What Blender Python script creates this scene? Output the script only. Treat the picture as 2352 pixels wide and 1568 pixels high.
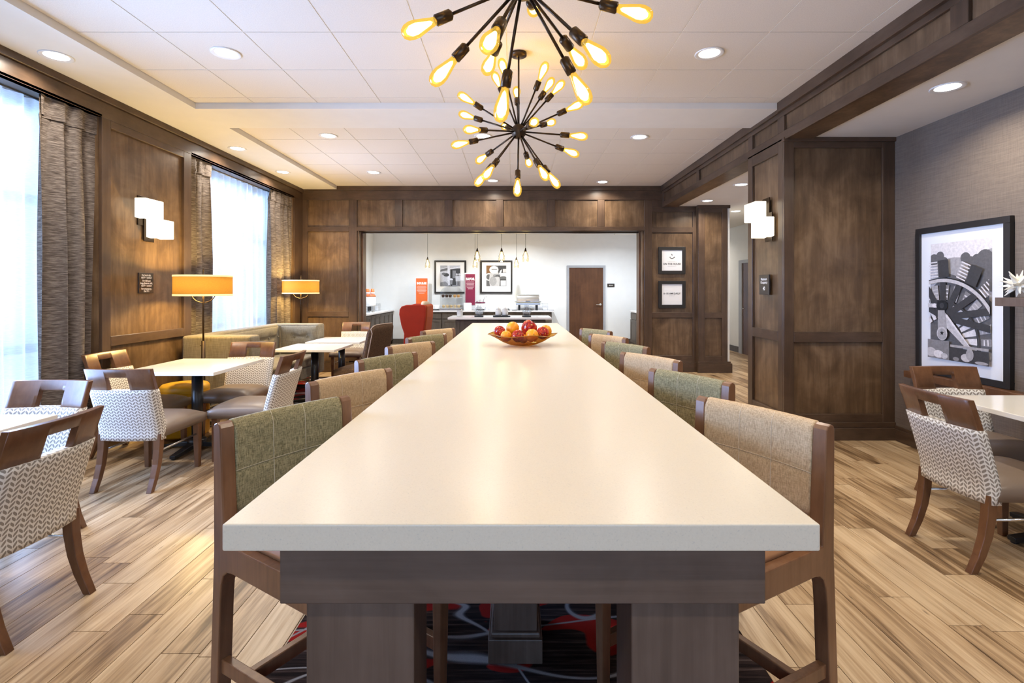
import bpy, bmesh, math, random
from mathutils import Vector, Matrix
random.seed(7)
PI = math.pi
for o in list(bpy.data.objects): bpy.data.objects.remove(o)
S = bpy.context.scene
COL = S.collection
# ---------------------------------------------------------------- camera
cam_d = bpy.data.cameras.new('camera'); cam = bpy.data.objects.new('camera', cam_d); COL.objects.link(cam)
cam.location = (0, 0, 1.41); cam.rotation_euler = (PI/2, 0, 0)
cam_d.sensor_width = 36; cam_d.lens = 36*1175/2352
cam_d.shift_x = -4/2352; cam_d.shift_y = -119/2352
cam_d.clip_start = 0.05; cam_d.clip_end = 200
S.camera = cam
# ---------------------------------------------------------------- view, world
S.view_settings.view_transform = 'Standard'; S.view_settings.look = 'None'
S.view_settings.gamma = 1; S.view_settings.use_curve_mapping = False
S.view_settings.exposure = 0.2
S.cycles.use_denoising = True
S.cycles.max_bounces = 7; S.cycles.diffuse_bounces = 4; S.cycles.glossy_bounces = 2
S.cycles.transmission_bounces = 3; S.cycles.transparent_max_bounces = 10
S.cycles.use_adaptive_sampling = True; S.cycles.adaptive_threshold = 0.07; S.cycles.adaptive_min_samples = 16
S.cycles.sample_clamp_indirect = 6
S.cycles.caustics_reflective = False; S.cycles.caustics_refractive = False
W = bpy.data.worlds.new('sky'); S.world = W; W.use_nodes = True
bg = W.node_tree.nodes['Background']; bg.inputs[0].default_value = (0.58, 0.76, 1.0, 1); bg.inputs[1].default_value = 1.25

def light(name, kind, loc, energy, color=(1, 1, 1), rot=(0, 0, 0), size=0.1, sy=None, parent=None, **kw):
    d = bpy.data.lights.new(name, kind); d.energy = energy; d.color = color
    if kind == 'AREA':
        d.shape = kw.pop('shape', 'RECTANGLE' if sy else 'DISK'); d.size = size
        if sy: d.size_y = sy
    else: d.shadow_soft_size = size
    for k, v in kw.items(): setattr(d, k, v)
    o = bpy.data.objects.new(name, d); COL.objects.link(o); o.location = loc; o.rotation_euler = rot
    if parent: o.parent = parent
    return o
DAY = (0.40, 0.60, 1.0)
# daylight through the two window bays on the left and the glazing behind the camera
light('daylight', 'AREA', (-4.5, 3.0, 1.6), 120, DAY, (0, -PI/2, 0), 2.9, 2.9)
light('daylight', 'AREA', (-4.5, 7.1, 1.6), 80, DAY, (0, -PI/2, 0), 2.9, 2.6)
light('daylight', 'AREA', (-0.4, -3.9, 1.4), 125, (0.42, 0.62, 1.0), (PI/2, 0, 0), 4.4, 2.0)

light('daylight', 'AREA', (-3.69, 3.0, 1.45), 115, (0.34, 0.54, 1.0), (0, -PI/2, 0), 1.9, 1.75, spread=math.radians(120))  # added fill lamp on the room side of the near sheers
light('daylight', 'AREA', (-3.69, 6.95, 1.70), 48, (0.34, 0.54, 1.0), (0, -PI/2, 0), 1.4, 1.3, spread=math.radians(120))  # second added fill lamp, just inside the far sheers
# ---------------------------------------------------------------- helpers
def tag(o, label=None, cat=None, group=None, kind=None):
    if label: o['label'] = label
    if cat: o['category'] = cat
    if group: o['group'] = group
    if kind: o['kind'] = kind
    return o
def thing(name, label, cat, loc=(0, 0, 0), rz=0.0, group=None, kind=None):
    o = bpy.data.objects.new(name, None); COL.objects.link(o); o.empty_display_size = 0.1
    o.location = loc; o.rotation_euler = (0, 0, rz)
    return tag(o, label, cat, group, kind)
def dup(root, loc=None, rz=None, label=None, group=None, parent=None):
    c = root.copy(); COL.objects.link(c)
    if parent is not None: c.parent = parent
    if loc is not None: c.location = loc
    if rz is not None: c.rotation_euler = (0, 0, rz)
    if label: c['label'] = label
    if group: c['group'] = group
    for ch in list(root.children): dup(ch, parent=c)
    return c

class MB:
    def __init__(s): s.v = []; s.f = []; s.uv = []; s.mi = []; s.sm = []
    def add(s, vs, fs, mi=0, smooth=False, uvs=None):
        b = len(s.v); s.v += [tuple(p) for p in vs]
        for i, f in enumerate(fs):
            s.f.append([b+k for k in f]); s.mi.append(mi); s.sm.append(smooth)
            s.uv.append(uvs[i] if uvs else None)
        return s
    def box(s, x0, x1, y0, y1, z0, z1, mi=0):
        v = [(x, y, z) for z in (z0, z1) for y in (y0, y1) for x in (x0, x1)]
        return s.add(v, [(0, 2, 3, 1), (4, 5, 7, 6), (0, 1, 5, 4), (2, 6, 7, 3), (0, 4, 6, 2), (1, 3, 7, 5)], mi)
    def hexa(s, bot, top, mi=0):           # 4 bottom and 4 top corners
        return s.add(list(bot)+list(top), [(3, 2, 1, 0), (4, 5, 6, 7), (0, 1, 5, 4), (1, 2, 6, 5), (2, 3, 7, 6), (3, 0, 4, 7)], mi)
    def beam(s, p, q, w, h, up=(0, 0, 1), w2=None, h2=None, mi=0):
        p, q = Vector(p), Vector(q); d = (q-p).normalized(); u = Vector(up)
        a = d.cross(u)
        if a.length < 1e-4: a = d.cross(Vector((0, 1, 0)))
        a.normalize(); b = a.cross(d)
        w2 = w if w2 is None else w2; h2 = h if h2 is None else h2
        c = [(-1, -1), (1, -1), (1, 1), (-1, 1)]
        return s.hexa([p+a*i*w/2+b*j*h/2 for i, j in c], [q+a*i*w2/2+b*j*h2/2 for i, j in c], mi)
    def tube(s, pts, r, n=10, mi=0):
        pts = [Vector(p) for p in pts]; rs = r if isinstance(r, (list, tuple)) else [r]*len(pts)
        rings = []; prev = None
        for i, p in enumerate(pts):
            d = (pts[min(i+1, len(pts)-1)]-pts[max(i-1, 0)]).normalized()
            a = prev - d*prev.dot(d) if prev else d.cross(Vector((0, 0, 1)))
            if a.length < 1e-4: a = d.cross(Vector((0, 1, 0)))
            a.normalize(); prev = a; b = d.cross(a)
            rings.append([p+(a*math.cos(t*2*PI/n)+b*math.sin(t*2*PI/n))*rs[i] for t in range(n)])
        v = [q for g in rings for q in g]; f = []
        for i in range(len(pts)-1):
            for k in range(n): f.append((i*n+k, i*n+(k+1) % n, (i+1)*n+(k+1) % n, (i+1)*n+k))
        s.add(v, f, mi, True)
        s.add(rings[0], [tuple(range(n))[::-1]], mi); s.add(rings[-1], [tuple(range(n))], mi)
        return s
    def lathe(s, prof, n=24, c=(0, 0, 0), mi=0, smooth=True, sx=1, sy=1):
        v = []; f = []; idx = []
        for r, z in prof:
            if r < 1e-6: idx.append([len(v)]*n); v.append((c[0], c[1], c[2]+z))
            else:
                idx.append(list(range(len(v), len(v)+n)))
                v += [(c[0]+sx*r*math.cos(2*PI*k/n), c[1]+sy*r*math.sin(2*PI*k/n), c[2]+z) for k in range(n)]
        for i in range(len(prof)-1):
            for k in range(n):
                q = [idx[i][k], idx[i][(k+1) % n], idx[i+1][(k+1) % n], idx[i+1][k]]
                q2 = []
                for a in q:
                    if a not in q2: q2.append(a)
                if len(q2) > 2: f.append(tuple(q2))
        return s.add(v, f, mi, smooth)
    def prism(s, poly, axis, a0, a1, mi=0, smooth=False):
        def P(p, a): return {'x': (a, p[0], p[1]), 'y': (p[0], a, p[1]), 'z': (p[0], p[1], a)}[axis]
        n = len(poly); v = [P(p, a0) for p in poly]+[P(p, a1) for p in poly]
        s.add(v, [tuple(range(n))[::-1], tuple(range(n, 2*n))], mi)
        return s.add(v, [(k, (k+1) % n, n+(k+1) % n, n+k) for k in range(n)], mi, smooth)
    def grid(s, fn, nu, nv, mi=0, smooth=True, uv=None):
        v = [fn(i/nu, j/nv) for j in range(nv+1) for i in range(nu+1)]; f = []; uvs = []
        for j in range(nv):
            for i in range(nu):
                f.append((j*(nu+1)+i, j*(nu+1)+i+1, (j+1)*(nu+1)+i+1, (j+1)*(nu+1)+i))
                if uv: uvs.append([uv(a/nu, b/nv) for a, b in ((i, j), (i+1, j), (i+1, j+1), (i, j+1))])
        return s.add(v, f, mi, smooth, uvs if uv else None)
    def slab(s, fn, nu, nv, mi=0, uv=None):   # fn(u,v,side) with side 0/1; closed box of two sheets
        s.grid(lambda u, v: fn(u, v, 0), nu, nv, mi, True, uv); s.grid(lambda u, v: fn(u, v, 1), nu, nv, mi, True, uv)
        for e in range(4):
            def edge(t, w, e=e):
                u, v = ((t, 0), (1, t), (t, 1), (0, t))[e]; a = Vector(fn(u, v, 0)); b = Vector(fn(u, v, 1)); return a.lerp(b, w)
            euv = (lambda t, w, e=e: tuple(x+y for x, y in zip(uv(*((t, 0), (1, t), (t, 1), (0, t))[e]), ((0, w*.05), (w*.05, 0), (0, w*.05), (w*.05, 0))[e]))) if uv else None
            s.grid(edge, nu if e % 2 == 0 else nv, 1, mi, True, euv)
        return s
    def mesh(s, name, mats, weld=True):
        me = bpy.data.meshes.new(name); me.from_pydata(s.v, [], s.f)
        for m in (mats if isinstance(mats, (list, tuple)) else [mats]): me.materials.append(m)
        me.polygons.foreach_set('material_index', s.mi); me.polygons.foreach_set('use_smooth', s.sm)
        if any(u for u in s.uv):
            L = me.uv_layers.new(name='UVMap')
            for p, u in zip(me.polygons, s.uv):
                if u:
                    for k, li in enumerate(p.loop_indices): L.data[li].uv = u[k]
        bm = bmesh.new(); bm.from_mesh(me)
        if weld: bmesh.ops.remove_doubles(bm, verts=bm.verts, dist=1e-5)
        bmesh.ops.recalc_face_normals(bm, faces=bm.faces); bm.to_mesh(me); bm.free()
        return me
    def build(s, name, mats, parent=None, bevel=0, seg=2, sub=0, loc=None, rz=0, weld=True):
        return place(name, s.mesh(name, mats, weld), parent, bevel, seg, sub, loc, rz)
def place(name, me, parent=None, bevel=0, seg=2, sub=0, loc=None, rz=0):
    o = bpy.data.objects.new(name, me); COL.objects.link(o)
    if parent: o.parent = parent
    if loc: o.location = loc
    if rz: o.rotation_euler = (0, 0, rz)
    if bevel:
        m = o.modifiers.new('bevel', 'BEVEL'); m.width = bevel; m.segments = seg; m.limit_method = 'ANGLE'; m.angle_limit = math.radians(40); m.harden_normals = False
    if sub:
        m = o.modifiers.new('sub', 'SUBSURF'); m.levels = sub; m.render_levels = sub
    return o
def B(x0, x1, y0, y1, z0, z1): return MB().box(x0, x1, y0, y1, z0, z1)
def structure(o, label, cat): return tag(o, label, cat, kind='structure')

# text meshes: glyph outlines lying in the local x/z plane, facing -y
_dg = None
def text(body, size, mat, parent, loc, name='lettering', align='CENTER', bold=0.0, spacing=1.0, line=1.0, sx=1.0, rz=0):
    c = bpy.data.curves.new('t', 'FONT'); c.body = body; c.size = size; c.align_x = align; c.align_y = 'CENTER'
    c.offset = bold; c.space_character = spacing; c.space_line = line; c.resolution_u = 2
    o = bpy.data.objects.new('t', c); COL.objects.link(o)
    bpy.context.view_layer.update()
    me = bpy.data.meshes.new_from_object(o.evaluated_get(bpy.context.evaluated_depsgraph_get()))
    bpy.data.objects.remove(o)
    me.transform(Matrix.Rotation(PI/2, 4, 'X') @ Matrix.Diagonal((sx, 1, 1, 1)))
    me.materials.clear(); me.materials.append(mat); me.name = name
    return place(name, me, parent, loc=loc, rz=rz)

# ---------------------------------------------------------------- materials
def newmat(name):
    m = bpy.data.materials.new(name); m.use_nodes = True; nt = m.node_tree
    return m, nt, nt.nodes['Principled BSDF']
def N(nt, t, **kw):
    n = nt.nodes.new(t)
    for k, v in kw.items():
        if k.startswith('i_'): n.inputs[k[2:].replace('_', ' ')].default_value = v
        else: setattr(n, k, v)
    return n
def ramp(nt, src, stops):
    r = nt.nodes.new('ShaderNodeValToRGB'); e = r.color_ramp.elements
    while len(e) < len(stops): e.new(0.5)
    for el, (p, c) in zip(e, stops): el.position = p; el.color = (*c, 1) if len(c) == 3 else c
    nt.links.new(src, r.inputs[0]); return r.outputs[0]
def coords(nt, scale=(1, 1, 1), kind='Object', rot=(0, 0, 0)):
    t = nt.nodes.new('ShaderNodeTexCoord'); m = nt.nodes.new('ShaderNodeMapping')
    m.inputs['Scale'].default_value = scale; m.inputs['Rotation'].default_value = rot
    nt.links.new(t.outputs[kind], m.inputs[0]); return m.outputs[0]
def noise(nt, vec, scale=5, detail=3, rough=0.5, dist=0):
    n = N(nt, 'ShaderNodeTexNoise'); n.inputs['Scale'].default_value = scale; n.inputs['Detail'].default_value = detail
    n.inputs['Roughness'].default_value = rough; n.inputs['Distortion'].default_value = dist
    if vec is not None: nt.links.new(vec, n.inputs['Vector'])
    return n.outputs['Fac']
def math_(nt, op, a, b=None, c=None):
    n = N(nt, 'ShaderNodeMath', operation=op)
    for i, x in enumerate((a, b, c)):
        if x is None: continue
        if isinstance(x, (int, float)): n.inputs[i].default_value = x
        else: nt.links.new(x, n.inputs[i])
    return n.outputs[0]
def mixc(nt, fac, a, b, mode='MIX'):
    n = N(nt, 'ShaderNodeMix', data_type='RGBA', blend_type=mode)
    for i, x in ((0, fac), (6, a), (7, b)):
        if isinstance(x, (int, float)): n.inputs[i].default_value = x
        elif isinstance(x, tuple): n.inputs[i].default_value = (*x, 1)
        else: nt.links.new(x, n.inputs[i])
    return n.outputs[2]
def bump(nt, p, h, strength=0.3, dist=0.01):
    b = N(nt, 'ShaderNodeBump'); b.inputs['Strength'].default_value = strength; b.inputs['Distance'].default_value = dist
    nt.links.new(h, b.inputs['Height']); nt.links.new(b.outputs[0], p.inputs['Normal'])
def plain(name, col, rough=0.5, metal=0.0, spec=0.5, emit=None, es=0, var=0.06, vs=6, alpha=None):
    m, nt, p = newmat(name)
    n = noise(nt, coords(nt), vs, 3)
    lo = tuple(c*(1-var) for c in col); hi = tuple(min(1, c*(1+var)) for c in col)
    nt.links.new(ramp(nt, n, [(0.3, lo), (0.7, hi)]), p.inputs['Base Color'])
    p.inputs['Roughness'].default_value = rough; p.inputs['Metallic'].default_value = metal
    p.inputs['Specular IOR Level'].default_value = spec
    if emit: p.inputs['Emission Color'].default_value = (*emit, 1); p.inputs['Emission Strength'].default_value = es
    return m
def wood(name, dark, mid, light_, rough=0.35, gs=(28, 28, 1.6), spec=0.4, blotch=2.2):
    m, nt, p = newmat(name)
    g = noise(nt, coords(nt, gs), 1.0, 4, 0.6, 0.4); b = noise(nt, coords(nt, (1, 1, 0.8)), blotch, 4, 0.6, 0.8)
    f = math_(nt, 'ADD', math_(nt, 'MULTIPLY', g, 0.4), math_(nt, 'MULTIPLY', b, 0.6))
    nt.links.new(ramp(nt, f, [(0.34, dark), (0.5, mid), (0.66, light_)]), p.inputs['Base Color'])
    p.inputs['Roughness'].default_value = rough; p.inputs['Specular IOR Level'].default_value = spec
    bump(nt, p, g, 0.06, 0.004)
    return m
M = {}
M['panel'] = wood('stained_panel_wood', (0.066, 0.038, 0.020), (0.125, 0.075, 0.040), (0.205, 0.130, 0.074), 0.34, (22, 22, 2.2), 0.4, 3.0)
M['frame_v'] = wood('stained_stile_wood', (0.052, 0.031, 0.019), (0.080, 0.048, 0.030), (0.112, 0.070, 0.044), 0.33)
M['panel_h'] = wood('stained_rail_wood', (0.052, 0.031, 0.019), (0.080, 0.048, 0.030), (0.112, 0.070, 0.044), 0.33, (6, 6, 28))
M['chairwood'] = wood('chair_wood', (0.085, 0.036, 0.016), (0.135, 0.060, 0.027), (0.19, 0.09, 0.042), 0.3, (30, 30, 2.5), 0.5, 4)
M['stoolwood'] = wood('stool_wood', (0.12, 0.055, 0.026), (0.19, 0.09, 0.043), (0.26, 0.13, 0.065), 0.28, (40, 40, 3), 0.5, 4)
M['tablewood'] = wood('table_base_wood', (0.085, 0.056, 0.041), (0.125, 0.085, 0.064), (0.165, 0.115, 0.088), 0.42, (40, 40, 1.6), 0.35, 3)
M['doorwood'] = wood('door_wood', (0.06, 0.024, 0.010), (0.095, 0.039, 0.016), (0.13, 0.055, 0.024), 0.35, (18, 18, 1.2))
M['cabwood'] = wood('cabinet_wood', (0.055, 0.045, 0.036), (0.085, 0.068, 0.055), (0.11, 0.09, 0.072), 0.45)
M['ceil'] = plain('ceiling_paint', (0.74, 0.71, 0.66), 0.9, var=0.015)
m, nt, p = newmat('ceiling_tile'); n = noise(nt, coords(nt), 130, 4, 0.7)
nt.links.new(ramp(nt, n, [(0.3, (0.66, 0.60, 0.525)), (0.6, (0.745, 0.685, 0.605))]), p.inputs['Base Color']); p.inputs['Roughness'].default_value = 0.95
bump(nt, p, n, 0.25, 0.003); M['tile'] = m
M['grid'] = plain('ceiling_grid', (0.80, 0.77, 0.71), 0.7, var=0.01)
M['white'] = plain('white_wall_paint', (0.78, 0.79, 0.79), 0.75, var=0.015)
m, nt, p = newmat('grasscloth'); n1 = noise(nt, coords(nt, (8, 6, 220)), 1.0, 3, 0.6); n2 = noise(nt, coords(nt, (8, 260, 12)), 1.0, 2, 0.5)
f = math_(nt, 'ADD', math_(nt, 'MULTIPLY', n1, 0.65), math_(nt, 'MULTIPLY', n2, 0.35))
nt.links.new(ramp(nt, f, [(0.3, (0.115, 0.088, 0.068)), (0.7, (0.20, 0.158, 0.125))]), p.inputs['Base Color']); p.inputs['Roughness'].default_value = 0.8
bump(nt, p, f, 0.3, 0.004); M['grass'] = m
# floor planks
m, nt, p = newmat('wood_look_plank')
oi = N(nt, 'ShaderNodeObjectInfo'); ge = N(nt, 'ShaderNodeNewGeometry')
rnd = math_(nt, 'FRACT', math_(nt, 'ADD', oi.outputs['Random'], ge.outputs['Random Per Island']))
tc = N(nt, 'ShaderNodeTexCoord'); off = N(nt, 'ShaderNodeVectorMath', operation='ADD'); cmb = N(nt, 'ShaderNodeCombineXYZ')
nt.links.new(math_(nt, 'MULTIPLY', rnd, 37.0), cmb.inputs[0]); nt.links.new(math_(nt, 'MULTIPLY', rnd, 53.0), cmb.inputs[1])
nt.links.new(tc.outputs['Object'], off.inputs[0]); nt.links.new(cmb.outputs[0], off.inputs[1])
def mp(scale):
    q = N(nt, 'ShaderNodeMapping'); q.inputs['Scale'].default_value = scale; nt.links.new(off.outputs[0], q.inputs[0]); return q.outputs[0]
g1 = noise(nt, mp((34, 1.4, 1)), 1.0, 5, 0.62, 0.9); g2 = noise(nt, mp((110, 3.0, 1)), 1.0, 3, 0.6); g3 = noise(nt, mp((9, 1.1, 1)), 1.0, 3, 0.5, 1.4)
f = math_(nt, 'ADD', math_(nt, 'ADD', math_(nt, 'MULTIPLY', g1, 0.50), math_(nt, 'MULTIPLY', g2, 0.14)), math_(nt, 'MULTIPLY', g3, 0.36))
f = math_(nt, 'ADD', f, math_(nt, 'MULTIPLY', math_(nt, 'SUBTRACT', rnd, 0.5), 0.16))
c = ramp(nt, f, [(0.31, (0.085, 0.047, 0.022)), (0.40, (0.22, 0.135, 0.068)), (0.50, (0.42, 0.285, 0.160)), (0.64, (0.60, 0.45, 0.285))])
kn = N(nt, 'ShaderNodeTexVoronoi'); kn.inputs['Scale'].default_value = 1.0; nt.links.new(mp((14, 3.2, 1)), kn.inputs['Vector'])
c = mixc(nt, ramp(nt, math_(nt, 'ADD', kn.outputs['Distance'], math_(nt, 'MULTIPLY', g2, 0.12)), [(0.085, (0.75,)*3), (0.15, (0, 0, 0))]), c, (0.085, 0.05, 0.028))
nt.links.new(c, p.inputs['Base Color']); p.inputs['Roughness'].default_value = 0.33; p.inputs['Specular IOR Level'].default_value = 0.42
bump(nt, p, g1, 0.08, 0.003); M['plank'] = m
M['grout'] = plain('grout', (0.50, 0.42, 0.32), 0.8)
# carpet
m, nt, p = newmat('patterned_carpet')
st = noise(nt, coords(nt, (3, 60, 1)), 1.0, 3, 0.6)
base = ramp(nt, st, [(0.38, (0.012, 0.008, 0.008)), (0.55, (0.035, 0.022, 0.020)), (0.68, (0.10, 0.07, 0.062))])
bl = noise(nt, coords(nt, (1.6, 3.4, 1)), 1.6, 1.5, 0.4, 0.6)
red = ramp(nt, bl, [(0.535, (0, 0, 0)), (0.548, (1, 1, 1))])
c = mixc(nt, red, base, (0.30, 0.014, 0.010))
l1 = noise(nt, coords(nt, (0.75, 2.3, 1)), 1.0, 1.2, 0.35, 0.5); l2 = noise(nt, coords(nt, (1.3, 1.6, 1), rot=(0, 0, 0.5)), 0.9, 1.0, 0.3, 0.8)
k1 = math_(nt, 'ABSOLUTE', math_(nt, 'SUBTRACT', l1, 0.52)); k2 = math_(nt, 'ABSOLUTE', math_(nt, 'SUBTRACT', l2, 0.47))
ln = ramp(nt, math_(nt, 'MINIMUM', k1, k2), [(0.0055, (1, 1, 1)), (0.0085, (0, 0, 0))])
c = mixc(nt, ln, c, (0.30, 0.29, 0.30))
pile = noise(nt, coords(nt), 420, 2, 0.5)
nt.links.new(mixc(nt, 0.5, c, ramp(nt, pile, [(0.3, (0.25,)*3), (0.7, (1, 1, 1))]), 'MULTIPLY'), p.inputs['Base Color'])
p.inputs['Roughness'].default_value = 1; p.inputs['Specular IOR Level'].default_value = 0.1; bump(nt, p, pile, 0.5, 0.004); M['carpet'] = m
# quartz
m, nt, p = newmat('cream_quartz'); n = noise(nt, coords(nt), 260, 2, 0.5)
nt.links.new(ramp(nt, n, [(0.25, (0.60, 0.56, 0.49)), (0.34, (0.71, 0.645, 0.525)), (0.75, (0.74, 0.675, 0.555))]), p.inputs['Base Color'])
p.inputs['Roughness'].default_value = 0.27; p.inputs['Specular IOR Level'].default_value = 0.42; M['quartz'] = m
M['laminate'] = plain('white_laminate', (0.80, 0.77, 0.71), 0.14, var=0.01)
M['counter'] = plain('pale_countertop', (0.72, 0.71, 0.72), 0.2, var=0.04, vs=40)
M['black'] = plain('black_enamel', (0.012, 0.012, 0.013), 0.3, spec=0.5)
M['blackframe'] = plain('black_frame', (0.016, 0.013, 0.011), 0.45)
M['bronze'] = plain('dark_bronze', (0.055, 0.036, 0.022), 0.35, 0.85)
M['chrome'] = plain('brushed_steel', (0.62, 0.62, 0.62), 0.22, 1.0, var=0.02)
M['vinyl'] = plain('taupe_vinyl', (0.185, 0.135, 0.10), 0.36, spec=0.45, var=0.05, vs=3)
M['stoolseat'] = plain('tan_vinyl', (0.36, 0.17, 0.075), 0.4, spec=0.4)
M['paper'] = plain('white_mat_board', (0.80, 0.80, 0.81), 0.6, var=0.01)
M['porcelain'] = plain('white_porcelain', (0.83, 0.83, 0.83), 0.2, var=0.01)
M['ink'] = plain('black_ink', (0.03, 0.03, 0.032), 0.6)
M['grey_ink'] = plain('grey_ink', (0.38, 0.38, 0.38), 0.6)
M['letter'] = plain('white_lettering', (0.85, 0.84, 0.80), 0.5)
M['signplate'] = plain('dark_sign_plate', (0.028, 0.020, 0.016), 0.35)
M['sofa'] = None
def weave(name, a, b, s=(420, 420, 60), rough=0.85, second=None):
    m, nt, p = newmat(name)
    n = noise(nt, coords(nt, s), 1.0, 2, 0.6); n2 = noise(nt, coords(nt, (s[2], s[2], s[0])), 1.0, 2, 0.6)
    f = math_(nt, 'ADD', math_(nt, 'MULTIPLY', n, 0.6), math_(nt, 'MULTIPLY', n2, 0.4))
    c = ramp(nt, f, [(0.36, a), (0.62, b)])
    nt.links.new(c, p.inputs['Base Color']); p.inputs['Roughness'].default_value = rough; p.inputs['Specular IOR Level'].default_value = 0.2
    p.inputs['Sheen Weight'].default_value = 0.0 if 'brown' in name else 0.12
    bump(nt, p, f, 0.35, 0.002); return m
M['green'] = weave('green_tweed', (0.12, 0.107, 0.050), (0.40, 0.345, 0.19), (420, 420, 50))
M['tan'] = weave('tan_linen', (0.40, 0.27, 0.145), (0.66, 0.485, 0.29), (380, 380, 60))
M['sofa'] = weave('olive_sofa_linen', (0.15, 0.122, 0.076), (0.25, 0.21, 0.14), (160, 160, 12))
M['brownfab'] = weave('brown_boucle', (0.036, 0.020, 0.011), (0.12, 0.070, 0.040), (150, 150, 90))
M['redfab'] = plain('red_felt', (0.27, 0.020, 0.007), 0.8, spec=0.2, var=0.08)
M['orangefab'] = plain('burnt_orange_felt', (0.33, 0.062, 0.018), 0.8, spec=0.2, var=0.06)
M['beigefab'] = plain('beige_felt', (0.50, 0.41, 0.31), 0.8, spec=0.2)
M['yellow'] = plain('yellow_vinyl', (0.62, 0.33, 0.018), 0.35, var=0.03)
# chevron leaf fabric, from UV in metres
def chevron(name, bgc, fg):
    m, nt, p = newmat(name)
    t = N(nt, 'ShaderNodeTexCoord'); sp = N(nt, 'ShaderNodeSeparateXYZ'); nt.links.new(t.outputs['UV'], sp.inputs[0])
    cw = 0.0205; ch = 0.0225
    u = math_(nt, 'DIVIDE', sp.outputs[0], cw); fu = math_(nt, 'FRACT', u); col = math_(nt, 'FLOOR', u)
    par = math_(nt, 'MULTIPLY', math_(nt, 'FRACT', math_(nt, 'MULTIPLY', col, 0.5)), 4.0)       # 0 or 2
    sgn = math_(nt, 'SUBTRACT', par, 1.0)
    v = math_(nt, 'ADD', math_(nt, 'DIVIDE', sp.outputs[1], ch), math_(nt, 'MULTIPLY', math_(nt, 'MULTIPLY', math_(nt, 'SUBTRACT', fu, 0.5), sgn), 0.85))
    fv = math_(nt, 'FRACT', v)
    # leaf: pointed lens in (fu, fv)
    du = math_(nt, 'ABSOLUTE', math_(nt, 'SUBTRACT', fu, 0.5)); dv = math_(nt, 'ABSOLUTE', math_(nt, 'SUBTRACT', fv, 0.5))
    k = math_(nt, 'ADD', math_(nt, 'POWER', math_(nt, 'DIVIDE', dv, 0.31), 2.0), math_(nt, 'POWER', math_(nt, 'DIVIDE', du, 0.44), 4.0))
    leaf = ramp(nt, math_(nt, 'MULTIPLY', k, 0.5), [(0.40, (1, 1, 1)), (0.55, (0, 0, 0))])
    c = mixc(nt, leaf, bgc, fg)
    nt.links.new(c, p.inputs['Base Color']); p.inputs['Roughness'].default_value = 0.7; p.inputs['Specular IOR Level'].default_value = 0.25
    return m
M['chev'] = chevron('leaf_chevron_fabric', (0.76, 0.73, 0.68), (0.29, 0.255, 0.22))
# curtain
m, nt, p = newmat('slub_drapery'); n = noise(nt, coords(nt, (14, 14, 210)), 1.0, 3, 0.65)
nt.links.new(ramp(nt, n, [(0.34, (0.052, 0.040, 0.034)), (0.5, (0.125, 0.100, 0.086)), (0.68, (0.27, 0.23, 0.205))]), p.inputs['Base Color'])
p.inputs['Roughness'].default_value = 0.75; p.inputs['Specular IOR Level'].default_value = 0.25; bump(nt, p, n, 0.3, 0.002); M['drape'] = m
# sheer: thin cloth that scatters light through
m, nt, p = newmat('sheer_voile'); out = nt.nodes['Material Output']; nt.nodes.remove(p)
tr = N(nt, 'ShaderNodeBsdfTranslucent'); tr.inputs[0].default_value = (0.93, 0.95, 0.98, 1)
df = N(nt, 'ShaderNodeBsdfDiffuse'); df.inputs[0].default_value = (0.85, 0.87, 0.90, 1)
tp = N(nt, 'ShaderNodeBsdfTransparent'); tp.inputs[0].default_value = (0.97, 0.98, 1, 1)
m1 = N(nt, 'ShaderNodeMixShader'); m1.inputs[0].default_value = 0.3; nt.links.new(tr.outputs[0], m1.inputs[1]); nt.links.new(df.outputs[0], m1.inputs[2])
m2 = N(nt, 'ShaderNodeMixShader'); n = noise(nt, coords(nt, (30, 30, 300)), 1.0, 2, 0.5)
nt.links.new(ramp(nt, n, [(0.3, (0.66,)*3), (0.7, (0.80,)*3)]), m2.inputs[0])
nt.links.new(tp.outputs[0], m2.inputs[1]); nt.links.new(m1.outputs[0], m2.inputs[2]); nt.links.new(m2.outputs[0], out.inputs[0]); M['sheer'] = m
def thin_glass(name, col, gloss=0.08, rough=0.02, tint2=None):
    m, nt, p = newmat(name); out = nt.nodes['Material Output']; nt.nodes.remove(p)
    a = N(nt, 'ShaderNodeBsdfTransparent'); n = noise(nt, coords(nt), 8, 2)
    nt.links.new(ramp(nt, n, [(0.3, tuple(c*0.97 for c in col)), (0.7, col)]), a.inputs[0])
    b = N(nt, 'ShaderNodeBsdfGlossy'); b.inputs['Roughness'].default_value = rough
    x = N(nt, 'ShaderNodeMixShader'); x.inputs[0].default_value = gloss
    nt.links.new(a.outputs[0], x.inputs[1]); nt.links.new(b.outputs[0], x.inputs[2]); nt.links.new(x.outputs[0], out.inputs[0]); return m
M['glass'] = thin_glass('window_glass', (0.95, 0.97, 0.98))
M['acrylic'] = thin_glass('clear_acrylic', (0.97, 0.975, 0.98), 0.07)
M['jarglass'] = thin_glass('thick_clear_glass', (0.86, 0.89, 0.92), 0.20)
M['amber'] = thin_glass('amber_glass', (0.54, 0.30, 0.065), 0.10, 0.05)
def emissive(name, col, strength, var=0.0):
    m, nt, p = newmat(name); out = nt.nodes['Material Output']; nt.nodes.remove(p)
    e = N(nt, 'ShaderNodeEmission'); e.inputs[1].default_value = strength
    n = noise(nt, coords(nt), 6, 2)
    nt.links.new(ramp(nt, n, [(0.3, tuple(c*(1-var) for c in col)), (0.7, col)]), e.inputs[0]); nt.links.new(e.outputs[0], out.inputs[0]); return m
M['lens'] = emissive('downlight_lens', (1.0, 0.97, 0.93), 9)
M['filament'] = emissive('glowing_filament', (1.0, 0.70, 0.20), 30)
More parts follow.
